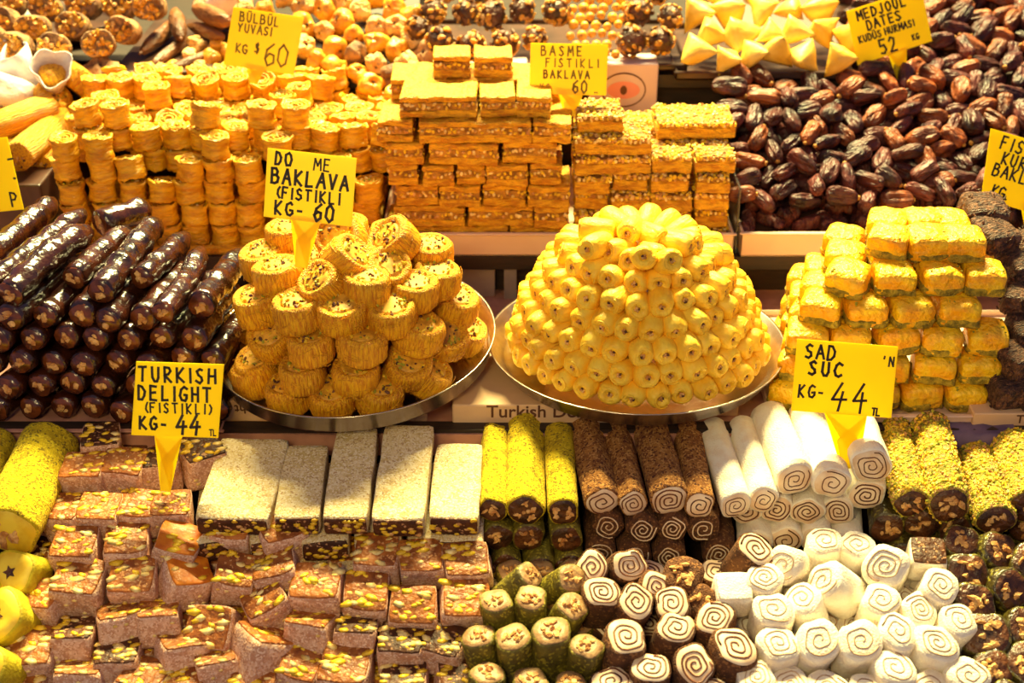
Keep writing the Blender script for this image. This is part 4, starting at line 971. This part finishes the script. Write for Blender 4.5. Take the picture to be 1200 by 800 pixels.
logs([(862, 592, 833, 502, 38, ZF, ZB-.003), (894, 588, 868, 502, 38, ZF, ZB), (930, 562, 898, 487, 46, ZF+.022, ZB+.012), (975, 566, 943, 487, 46, ZF+.022, ZB+.012), (1021, 546, 1003, 494, 50, ZF+.036, ZB+.024)], 'coconut_roll', 'coconut', 'nougat', 'spiral', 'long white coconut spiral roll on top, {col}', 'white coconut rolls', 1040, sq=.06, lw=.05)
logs([(1068, 590, 1046, 500, 42, ZF, ZB), (1112, 592, 1088, 500, 52, ZF+.006, ZB+.004), (1166, 614, 1140, 536, 46, -.082, -.078), (1206, 600, 1180, 528, 52, -.075, -.07), (1250, 600, 1225, 520, 52, -.075, -.07)], 'chopped_pistachio_log', 'pist_crumb', 'walnut_core', 'walnut', 'log coated in chopped pistachio with walnut core, {col}', 'chopped pistachio logs', 1060, crumbs=True)
logs([(15, 628, 66, 524, 74, -.075, -.060), (-42, 628, 4, 524, 70, -.075, -.060)], 'pistachio_log', 'powder_green', 'lime_face', 'walnut', 'fat yellow green powdered log at far left, {col}', 'fat pistachio logs', 1080)
# lower rows of logs: ends showing
def under(xs, y, z, w, name, skin, face, kind, templ, grp, seed0, Lb=78, **kw):
    return logs([(x+random.Random(seed0+i).uniform(-3, 3), y+random.Random(seed0+i+50).uniform(-3, 3), x-8, y-Lb, w, z, z+.004) for i, x in enumerate(xs)], name, skin, face, kind, templ, grp, seed0, **kw)
under([580, 620, 662], 632, -.106, 40, 'pistachio_log', 'green_skin', 'walnut_core', 'walnut', 'dark green walnut log, middle layer under the powdered logs, {col}', 'green walnut logs underneath', 1100)
under([593, 634, 668], 664, -.140, 38, 'pistachio_log', 'green_skin', 'walnut_core', 'walnut', 'dark green walnut log, bottom layer under the powdered logs, {col}', 'green walnut logs underneath', 1110)
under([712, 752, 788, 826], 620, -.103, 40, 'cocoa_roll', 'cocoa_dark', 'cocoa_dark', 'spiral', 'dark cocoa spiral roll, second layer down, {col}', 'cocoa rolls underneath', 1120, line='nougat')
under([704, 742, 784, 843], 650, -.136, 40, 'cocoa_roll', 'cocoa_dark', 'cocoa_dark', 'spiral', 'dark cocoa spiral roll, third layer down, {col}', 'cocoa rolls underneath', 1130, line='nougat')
under([878, 911, 948, 988], 598, -.094, 40, 'coconut_roll', 'coconut', 'nougat', 'spiral', 'white coconut spiral roll, second layer down, {col}', 'white rolls underneath', 1140)
under([1012], 588, -.085, 44, 'coconut_roll', 'coconut', 'nougat', 'spiral', 'white coconut spiral roll under the highest white roll', 'white rolls underneath', 1145)
under([888, 922, 957, 994], 634, -.128, 40, 'coconut_roll', 'coconut', 'nougat', 'spiral', 'white coconut spiral roll, third layer down, {col}', 'white rolls underneath', 1150)
under([1034, 1078, 1126, 1204], 616, -.102, 44, 'walnut_jelly_log', 'dark_jelly_skin', 'walnut_core', 'walnut', 'dark green walnut jelly log, second layer at right, {col}', 'walnut jelly logs underneath', 1160)
under([1060, 1104, 1150, 1196], 654, -.138, 44, 'walnut_jelly_log', 'dark_jelly_skin', 'walnut_core', 'walnut', 'dark green walnut jelly log, third layer at right, {col}', 'walnut jelly logs underneath', 1170)
# cut pieces standing on the slope
def pieces(tab, protos, grp, templ, rowh=22):
    out = []; rr = random.Random(len(tab))
    for i, (px, py, tx, ty, sc) in enumerate(tab):
        p = atF(px, py, fH); ax = Vector((math.sin(rad(ty)), -math.sin(rad(tx)), math.cos(rad(tx))))
        out.append(place(protos[i % len(protos)], p-ax.normalized()*.012, qdir(ax, rr.uniform(0, 6)), sc, group=grp))
    label_rows(out, templ, rowh); return out
GP = [roll('green_roll_piece', .0185, .054, 1200+i, 'green_skin', 'green_face', 'walnut') for i in range(4)]
pieces([(616, 684, 10, 50, .95), (664, 688, 34, 30, .95), (588, 716, 8, -6, 1), (625, 716, 12, 0, 1), (664, 722, 14, 18, 1.02), (602, 764, 8, -4, 1.1), (646, 756, 10, 0, 1.18), (685, 772, 10, 4, 1), (566, 760, 6, -10, 1), (572, 800, 4, 0, 1), (622, 808, 6, 0, 1.05), (668, 812, 6, 0, 1)],
       GP, 'green walnut roll pieces standing in front', 'olive green walnut roll piece standing on end, {row}, {col}')
CPc = [roll('cocoa_roll_piece', .021, .050, 1220+i, 'cocoa_dark', 'nougat', 'spiral', sq=.08, lw=.085) for i in range(7)]
pieces([(697, 668, 40, -6, .92), (740, 672, 46, 8, .95), (708, 706, 22, 6, 1.02), (746, 712, 26, 8, 1.02), (772, 692, 40, 20, .9), (796, 720, 24, -10, 1), (727, 760, 12, 10, 1.16), (795, 750, 14, 8, 1.06), (806, 778, 36, 4, 1.08), (838, 738, 20, -6, 1.05), (850, 768, 18, 12, 1.18), (884, 660, 20, 16, 1.05), (760, 790, 14, 0, 1.02), (716, 806, 10, 0, 1.05), (826, 812, 14, 0, 1.05)],
       CPc, 'cocoa spiral pieces standing in front', 'brown cocoa piece with cream spiral top, {row}, {col}')
DPc = [roll('dark_roll_piece', .021, .040, 1240+i, 'cocoa_dark', 'cocoa_dark', 'walnut') for i in range(2)]
pieces([(800, 686, 30, 0, 1.1), (812, 706, 40, -10, .9)], DPc, 'dark crumbed pieces', 'dark crumb coated round piece between the cocoa spirals, {row}, {col}', 14)
WP = [roll('coconut_roll_piece', .0215, .050, 1260+i, 'coconut', 'coconut', 'spiral', sq=.07, line='thin_line', lw=.055) for i in range(8)]
pieces([(928, 664, 44, -30, 1.05), (972, 694, 20, -66, 1.1), (960, 650, 14, 0, .95), (1000, 650, 20, 0, .9), (1034, 668, 40, -14, 1.15), (1094, 696, 24, 6, 1), (1030, 718, 20, 0, 1), (1065, 722, 22, 8, .95), (1113, 742, 16, 12, 1), (955, 758, 28, 4, 1.14), (1000, 760, 28, 2, 1.12), (1041, 748, 20, 2, 1.06), (1089, 762, 18, 6, 1.1), (914, 762, 16, 0, 1.08), (902, 720, 18, 0, 1.05), (896, 690, 18, 0, .98), (945, 718, 10, -20, 1), (1047, 794, 16, 0, 1.05), (1084, 806, 14, 0, 1), (1122, 796, 24, 8, 1.05), (925, 808, 12, 0, 1.05), (970, 812, 12, 0, 1.05), (1008, 812, 12, 0, 1), (890, 798, 12, 0, 1)],
       WP, 'white coconut pieces standing in front', 'white coconut roll piece with spiral cut top, {row}, {col}')
JP = [roll('walnut_jelly_piece', .0235, .036, 1280+i, 'dark_jelly_skin', 'walnut_core', 'walnut') for i in range(4)]
pieces([(1131, 668, 50, 0, 1.05), (1168, 646, 40, 24, 1), (1141, 708, 44, 4, 1.02), (1182, 690, 56, 20, 1), (1157, 746, 36, -20, 1.14), (1196, 738, 40, 10, 1.05), (1163, 788, 40, 0, 1), (1200, 780, 30, 0, 1.1), (1206, 660, 40, 0, 1), (1180, 822, 30, 0, 1.05), (1128, 640, 30, 0, .9)],
       JP, 'walnut jelly pieces standing in front', 'dark green walnut jelly slice at right, {row}, {col}')
SS = [roll('star_slice', .0275, .046, 1300+i, 'lime_skin', 'lime_face', 'hole', sq=.07) for i in range(3)]
pieces([(24, 680, 44, -10, 1), (10, 732, 40, -8, 1.08), (-10, 786, 40, -10, 1.1), (-28, 694, 40, 0, 1)], SS, 'star holed slices', 'lime yellow slice with star shaped hole at far left, {row}, {col}', 20)
# two odd cubes
def plain_cube(px, py, yaw, topm, label):
    m1 = MB(); gridbox(m1, .042, .040, .038, 4, rnd=12); t = MB(); gridbox(t, .039, .037, .003, 3, lambda p: p+Vector((0, 0, .0192)), rnd=10)
    place(dict(name='coconut_cube', mesh=m1.mesh('coconut_cube', 'coconut'), cat='turkish delight', parts=[('top_layer', t.mesh('top_layer', topm))]), atF(px, py, fH), qeul(18, 0, yaw), .95, label=label)
plain_cube(848, 700, 3, 'coconut', 'plain white coconut cube among the cocoa spiral pieces')
plain_cube(1085, 656, -6, 'jelly_dark', 'white cube with dark top beside the white coconut pieces')
# buried cut pieces filling the slope
BP = []
for i in range(16):
    for j in range(5):
        px = 590+i*41+(20 if j % 2 else 0); py = 806-j*30
        p = atF(px, py, lambda x, y: fH(x, y)-.052); pr = GP if px < 690 else CPc if px < 872 else WP if px < 1120 else JP
        if px > 1215: continue
        BP.append(place(pr[(i+j) % len(pr)], p, qdir((.1, -.2, 1), i), .95, group='buried cut pieces '+pr[0]['name'].replace('_', ' '), label=pr[0]['name'].replace('_', ' ')+' mostly buried under the front pieces'))

for _n in ('green', 'cocoa', 'coconut', 'walnut'):
    label_rows([o for o in BP if o.name.startswith(_n)], 'half hidden '+_n+' piece below the front pieces, {row}, {col}', 20)
# ================================================================== settle: push touching sweets apart a little
from mathutils import kdtree
def settle(names, iters=26, cap=.011):
    P = []; own = []; rr = []; objs = []; RMAX = 0
    for o in COL.objects:
        k = o.name.split('.')[0]
        if o.parent or k not in names: continue
        bb = [Vector(b) for b in o.bound_box]; lo = Vector(map(min, zip(*bb))); hi = Vector(map(max, zip(*bb))); sc = o.scale[0]; d = (hi-lo)*sc; c = (hi+lo)/2*sc
        q = o.rotation_quaternion; r = min(d.x, d.y)/2*.93; L = d.z
        if k in ('folded_triangle', 'nut_covered_ball', 'lokum_cube', 'baklava_square', 'chocolate_pastry'): r = min(d)/2*.98; L = 0
        elif L < 2*r: r = (r+L/2)/2*.96; L = 0
        h = max(0, L/2-r*.8); n = max(1, int(math.ceil(2*h/(r*1.1)))+1) if h > 0 else 1
        for i in range(n):
            z = -h+2*h*i/(n-1) if n > 1 else 0
            P.append(o.location+q@(c+Vector((0, 0, z)))); own.append(len(objs)); rr.append(r)
        RMAX = max(RMAX, r); objs.append(o)
    off = [Vector() for _ in objs]
    for it in range(iters):
        Q = [p+off[w] for p, w in zip(P, own)]; kd = kdtree.KDTree(len(Q))
        for i, p in enumerate(Q): kd.insert(p, i)
        kd.balance(); mv = [Vector() for _ in objs]; cnt = [0]*len(objs)
        for i, p in enumerate(Q):
            for (c, j, dist) in kd.find_range(p, rr[i]+RMAX):
                if j <= i or own[j] == own[i]: continue
                pen = rr[i]+rr[j]-dist
                if pen <= .0004: continue
                d = (p-c)/dist if dist > 1e-6 else Vector((1, 0, 0)); a, b = own[i], own[j]
                mv[a] += d*pen*.5; mv[b] -= d*pen*.5; cnt[a] += 1; cnt[b] += 1
        for k in range(len(objs)):
            if cnt[k]:
                off[k] += mv[k]/cnt[k]*.8
                if off[k].length > cap: off[k] *= cap/off[k].length
    for o, v in zip(objs, off): o.location = o.location+v
settle({'shredded_pastry_roll'}, 20, .006)
settle({'pastry_roll'}, 10, .003)
settle({'walnut_sausage'}, 24, .014)
settle({'folded_triangle', 'nut_covered_ball'}, 20, .010)
settle({'dried_fig', 'stuffed_fig', 'hazelnut'}, 12, .008)
settle({'date'}, 12, .006)
settle({'chocolate_pastry'}, 12, .02)
settle({'lokum_cube', 'green_roll_piece', 'cocoa_roll_piece', 'dark_roll_piece', 'coconut_roll_piece', 'walnut_jelly_piece', 'coconut_cube', 'star_slice', 'pistachio_log', 'cocoa_roll', 'coconut_roll', 'chopped_pistachio_log', 'walnut_jelly_log'}, 26, .010)

settle({'shredded_pastry_roll'}, 16, .005)
for o in KR+BUR:
    v = o.location-CA; rr_ = math.hypot(v.x, v.y); zf = v.y*math.tan(rad(5))+v.x*math.tan(rad(2.5))+.0035
    lim = .141 if v.z < .04 else .148
    if rr_ > lim: o.location.x = CA.x+v.x*lim/rr_; o.location.y = CA.y+v.y*lim/rr_
    o.location.z = max(o.location.z, CA.z+zf+.0195)

# ================================================================== PRICE SIGNS
G = {'A': [[(0, 0), (.45, 1), (.9, 0)], [(.18, .38), (.74, .38)]], 'B': [[(.05, 0), (.05, 1), (.5, .98), (.65, .78), (.5, .56), (.08, .54)], [(.5, .56), (.78, .4), (.72, .1), (.4, 0), (.05, 0)]],
 'C': [[(.8, .85), (.5, 1), (.15, .8), (.05, .45), (.2, .1), (.55, 0), (.82, .15)]], 'D': [[(.08, 0), (.08, 1), (.5, .95), (.8, .6), (.75, .25), (.45, 0), (.08, 0)]],
 'E': [[(.75, 1), (.08, 1), (.08, 0), (.78, 0)], [(.08, .52), (.65, .52)]], 'F': [[(.75, 1), (.08, 1), (.08, 0)], [(.08, .55), (.62, .55)]],
 'G': [[(.8, .85), (.5, 1), (.15, .8), (.05, .4), (.25, .05), (.6, 0), (.82, .2), (.82, .42), (.5, .42)]], 'H': [[(.08, 0), (.08, 1)], [(.78, 0), (.78, 1)], [(.08, .5), (.78, .5)]],
 'I': [[(.2, 0), (.2, 1)]], 'J': [[(.6, 1), (.6, .2), (.4, 0), (.1, .15)]], 'K': [[(.08, 0), (.08, 1)], [(.75, 1), (.1, .45), (.8, 0)]], 'L': [[(.08, 1), (.08, 0), (.72, 0)]],
 'M': [[(.02, 0), (.12, 1), (.48, .35), (.85, 1), (.95, 0)]], 'N': [[(.08, 0), (.08, 1), (.78, 0), (.78, 1)]], 'O': [[(.45, 1), (.12, .8), (.05, .4), (.3, .02), (.65, .05), (.85, .45), (.75, .85), (.45, 1)]],
 'P': [[(.08, 0), (.08, 1), (.55, .98), (.72, .75), (.5, .5), (.1, .48)]], 'R': [[(.08, 0), (.08, 1), (.55, .98), (.72, .75), (.5, .52), (.1, .5), (.8, 0)]],
 'S': [[(.75, .88), (.45, 1), (.12, .82), (.3, .56), (.65, .42), (.75, .18), (.45, 0), (.05, .12)]], 'T': [[(0, 1), (.8, 1)], [(.4, 1), (.4, 0)]], 'U': [[(.08, 1), (.08, .3), (.3, 0), (.6, .02), (.78, .3), (.78, 1)]],
 'V': [[(0, 1), (.4, 0), (.8, 1)]], 'Y': [[(0, 1), (.4, .5), (.8, 1)], [(.4, .5), (.35, 0)]], '0': [[(.4, 1), (.1, .75), (.05, .3), (.35, 0), (.7, .2), (.75, .7), (.4, 1)]],
 '2': [[(.08, .75), (.35, 1), (.7, .82), (.55, .45), (.05, 0), (.8, .02)]], '4': [[(.55, 1), (.05, .35), (.85, .38)], [(.62, .68), (.52, -.05)]], '5': [[(.75, 1), (.2, 1), (.12, .58), (.55, .6), (.75, .3), (.5, 0), (.08, .08)]],
 '6': [[(.62, 1), (.2, .7), (.06, .3), (.35, 0), (.7, .15), (.68, .48), (.35, .55), (.1, .3)]], '(': [[(.45, 1), (.2, .7), (.2, .3), (.45, 0)]], ')': [[(.1, 1), (.4, .7), (.4, .3), (.1, 0)]],
 '-': [[(.1, .4), (.6, .4)]], '.': [[(.15, .02), (.25, .02)]], "'": [[(.2, 1), (.2, .75)]], '$': [[(.6, .85), (.2, .85), (.2, .55), (.6, .45), (.55, .15), (.1, .15)], [(.38, 1), (.38, 0)]], ' ': []}
G['Ü'] = G['U']+[[(.25, 1.22), (.3, 1.22)], [(.58, 1.22), (.63, 1.22)]]; G['Ş'] = G['S']
def lettering(lines, y):
    """lines: (text, x, z, height, advance, pen, slant)"""
    mb = MB(); rng = random.Random(len(lines)*7+len(lines[0][0]))
    for (txt, x, z, h, adv, pen, dz) in lines:
        cx = x
        for ch in txt:
            for st in G[ch]:
                sx = h*.62
                P = [Vector((cx+a*sx+rng.uniform(-.03, .03)*h, 0, z+b*h+(cx-x)*dz+rng.uniform(-.03, .03)*h)) for a, b in st]
                for a, b in zip(P, P[1:]):
                    d = (b-a); d = d.normalized() if d.length > 1e-6 else Vector((1, 0, 0)); n_ = Vector((-d.z, 0, d.x))*pen/2; e = d*pen*.35
                    q = [a-n_-e, a+n_-e, b+n_+e, b-n_+e]
                    mb.add([v+Vector((0, y, 0)) for v in q]+[v+Vector((0, y+.0005, 0)) for v in q], [(0, 1, 2, 3)[::-1], (0, 1, 5, 4), (1, 2, 6, 5), (2, 3, 7, 6), (3, 0, 4, 7)])
            cx += h*adv*(.56 if ch in "I().'- " else 1)
    return mb
def sign(corners, Y, stake, lines, label, ink='marker', lean=18, pen=.0029, ox=0):
    """corners px: tl, tr, br, bl.  lines given in 0..1 of the board (x, z from bottom, height)"""
    tl, tr, br, bl = corners; cx, cy = sum(c[0] for c in corners)/4, sum(c[1] for c in corners)/4
    c = atY(cx, cy, Y); k = depth(c)/FPX
    w = (math.hypot(tr[0]-tl[0], tr[1]-tl[1])+math.hypot(br[0]-bl[0], br[1]-bl[1]))/2*k; h = (math.hypot(bl[0]-tl[0], bl[1]-tl[1])+math.hypot(br[0]-tr[0], br[1]-tr[1]))/2*k/math.cos(PITCH-rad(lean))
    roll_ = math.atan2((tr[1]-tl[1])+(br[1]-bl[1]), (tr[0]-tl[0])+(br[0]-bl[0]))
    shear = ((tl[0]-bl[0])+(tr[0]-br[0]))/2*k/h + math.tan(roll_)*0
    # card outline: sheared slightly like the hand cut cards
    def P(u, v): return Vector(((u-.5)*w+(v-.5)*h*(shear+math.tan(-roll_)), 0, (v-.5)*h))
    t = .0016; m1 = MB(); q = [P(0, 0), P(1, 0), P(1, 1), P(0, 1)]
    m1.add([v+Vector((0, -t/2, 0)) for v in q]+[v+Vector((0, t/2, 0)) for v in q], [(0, 1, 2, 3), (7, 6, 5, 4), (0, 4, 5, 1), (1, 5, 6, 2), (2, 6, 7, 3), (3, 7, 4, 0)])
    Q = Euler((-rad(lean), 0, 0)).to_quaternion() @ Quaternion((0, 1, 0), roll_)
    sk = MB(); inv = Q.inverted()
    s0, s1, s2 = [inv@(atY(px, py, Y+dy)-c) for (px, py), dy in zip(stake, (.0, .0, .0))]
    # stake: (top left, top right, tip) flattened on the card plane
    for s_ in (s0, s1, s2): s_.y = 0
    ww = (s1-s0).length*.42; b0 = s0+Vector((0, 0, .006)); b1 = s1+Vector((0, 0, .006)); dn = (s2-(s0+s1)/2); side = Vector((dn.z, 0, -dn.x)).normalized()*ww*-.5
    mid = (s0+s1)/2+dn*.42; tip = s2
    pts = [b0, b1, mid-side*1.1, tip-side*.9, tip+side*.9, mid+side*1.1]
    sk.add([v+Vector((0, .0010, 0)) for v in pts]+[v+Vector((0, .0026, 0)) for v in pts], [(5, 4, 3, 2, 1, 0), (6, 7, 8, 9, 10, 11)]+[(i, (i+1) % 6, (i+1) % 6+6, i+6) for i in range(6)])
    ll = [(tx, (x-.5)*w+(z-.5)*h*(shear+math.tan(-roll_)), (z-.5)*h, hh*h, adv, pen*pw, sl) for (tx, x, z, hh, adv, pw, sl) in lines]
    parts = [('stake', sk.mesh('stake', 'sign_yellow', smooth=False)), ('lettering', lettering(ll, -t/2-.0006).mesh('lettering', ink, smooth=False), 'stuff')]
    return place(dict(name='price_sign', mesh=m1.mesh('price_sign', 'sign_yellow', smooth=False), cat='price sign', parts=parts), c, Q, 1, group='yellow price signs', label=label)
sign([(163, 424), (263, 426), (255, 514), (151, 509)], -.235, [(184, 511), (217, 514), (202, 566)],
     [('TURKISH', .05, .74, .19, .86, 1, 0), ('DELIGHT', .05, .49, .185, .84, 1, 0), ('(FISTIKLI)', .14, .32, .13, .90, .7, 0), ('KG-', .09, .09, .17, .84, 1, 0), ('44', .52, .05, .24, .76, 1.1, .02), ('TL', .90, .03, .08, .6, .5, 0)], 'yellow price sign reading TURKISH DELIGHT 44 in front lokum')
sign([(316, 174), (418, 186), (412, 265), (307, 253)], -.108, [(341, 256), (378, 260), (357, 310)],
     [('DO', .09, .78, .18, .8, 1, 0), ('ME', .53, .76, .17, .8, .7, 0), ('BAKLAVA', .06, .51, .21, .80, 1.1, 0), ('(FISTIKLI', .13, .30, .16, .84, .9, 0), ('KG-', .12, .06, .19, .85, 1, 0), ('60', .56, .03, .25, .70, 1.1, 0)], 'yellow price sign reading BAKLAVA 60 in shredded rolls')
sign([(275, 10), (357, 21), (343, 87), (261, 74)], .40, [(289, 77), (314, 82), (299, 98)],
     [('BÜLBÜL', .12, .78, .15, .80, .8, 0), ('YUVASI', .12, .60, .14, .80, .8, 0), ('KG', .14, .24, .15, .75, .8, 0), ('$', .40, .27, .18, .7, .9, 0), ('60', .55, .10, .38, .58, 1, 0)], 'faded yellow price sign reading YUVASI 60 behind stacked rolls', ink='marker_faded')
sign([(622, 52), (712, 52), (711, 112), (620, 108)], .31, [(651, 106), (684, 110), (668, 136)],
     [('BASME', .14, .76, .18, .98, .8, 0), ('FISTIKLI', .20, .54, .16, 1.05, .7, 0), ('BAKLAVA', .18, .32, .15, .92, .8, 0), ('KG', .14, .06, .14, .8, .5, 0), ('60', .56, .04, .24, .70, .9, 0), ('..', .84, .05, .12, .6, .8, 0)], 'yellow price sign reading BASME FISTIKLI between the bar stacks', ink='marker_faded')
sign([(989, 13), (1078, -12), (1092, 46), (1009, 76)], .50, [(1038, 64), (1062, 58), (1052, 96)],
     [('MEDJOUL', .12, .77, .17, .80, 1, 0), ('DATES', .22, .55, .17, .80, 1, 0), ('KUDÜS HURMASI', .08, .37, .12, .74, .8, 0), ('52', .32, .05, .26, .70, 1.1, 0), ('KG', .76, .12, .10, .7, .7, 0)], 'tilted yellow price sign reading DATES 52 in the dates')
sign([(1157, 154), (1262, 180), (1253, 262), (1152, 229)], .16, [(1190, 238), (1222, 250), (1204, 300)],
     [('FISTIKLI', .12, .76, .18, .86, .9, 0), ('KURU', .16, .56, .17, .80, .9, 0), ('BAKLAVA', .08, .37, .17, .80, .9, 0), ('KG.', .10, .08, .16, .66, .9, 0)], 'yellow price sign cut off by right edge beside the dates')
sign([(-82, 170), (11, 162), (26, 244), (-68, 254)], .16, [(-44, 250), (-14, 248), (-26, 285)],
     [('P', .86, .06, .18, .6, .9, 0), ('.', .94, .42, .3, .6, .9, 0), ('-', .93, .62, .2, .6, .9, 0)], 'yellow price sign cut off by left edge beside lying rolls')
sign([(931, 398), (1052, 405), (1045, 491), (930, 480)], -.20, [(962, 484), (1012, 488), (988, 540)],
     [('SAD', .09, .75, .19, .80, 1, 0), ("' N", .86, .72, .13, .6, .7, 0), ('SUC', .14, .52, .19, .92, 1.1, 0), ('KG-', .05, .20, .17, .80, .9, .05), ('44', .38, .06, .38, .76, 1, .02), ('TL', .80, .02, .10, .6, .7, 0)], 'large yellow price sign reading SAD SUC 44 above white rolls')
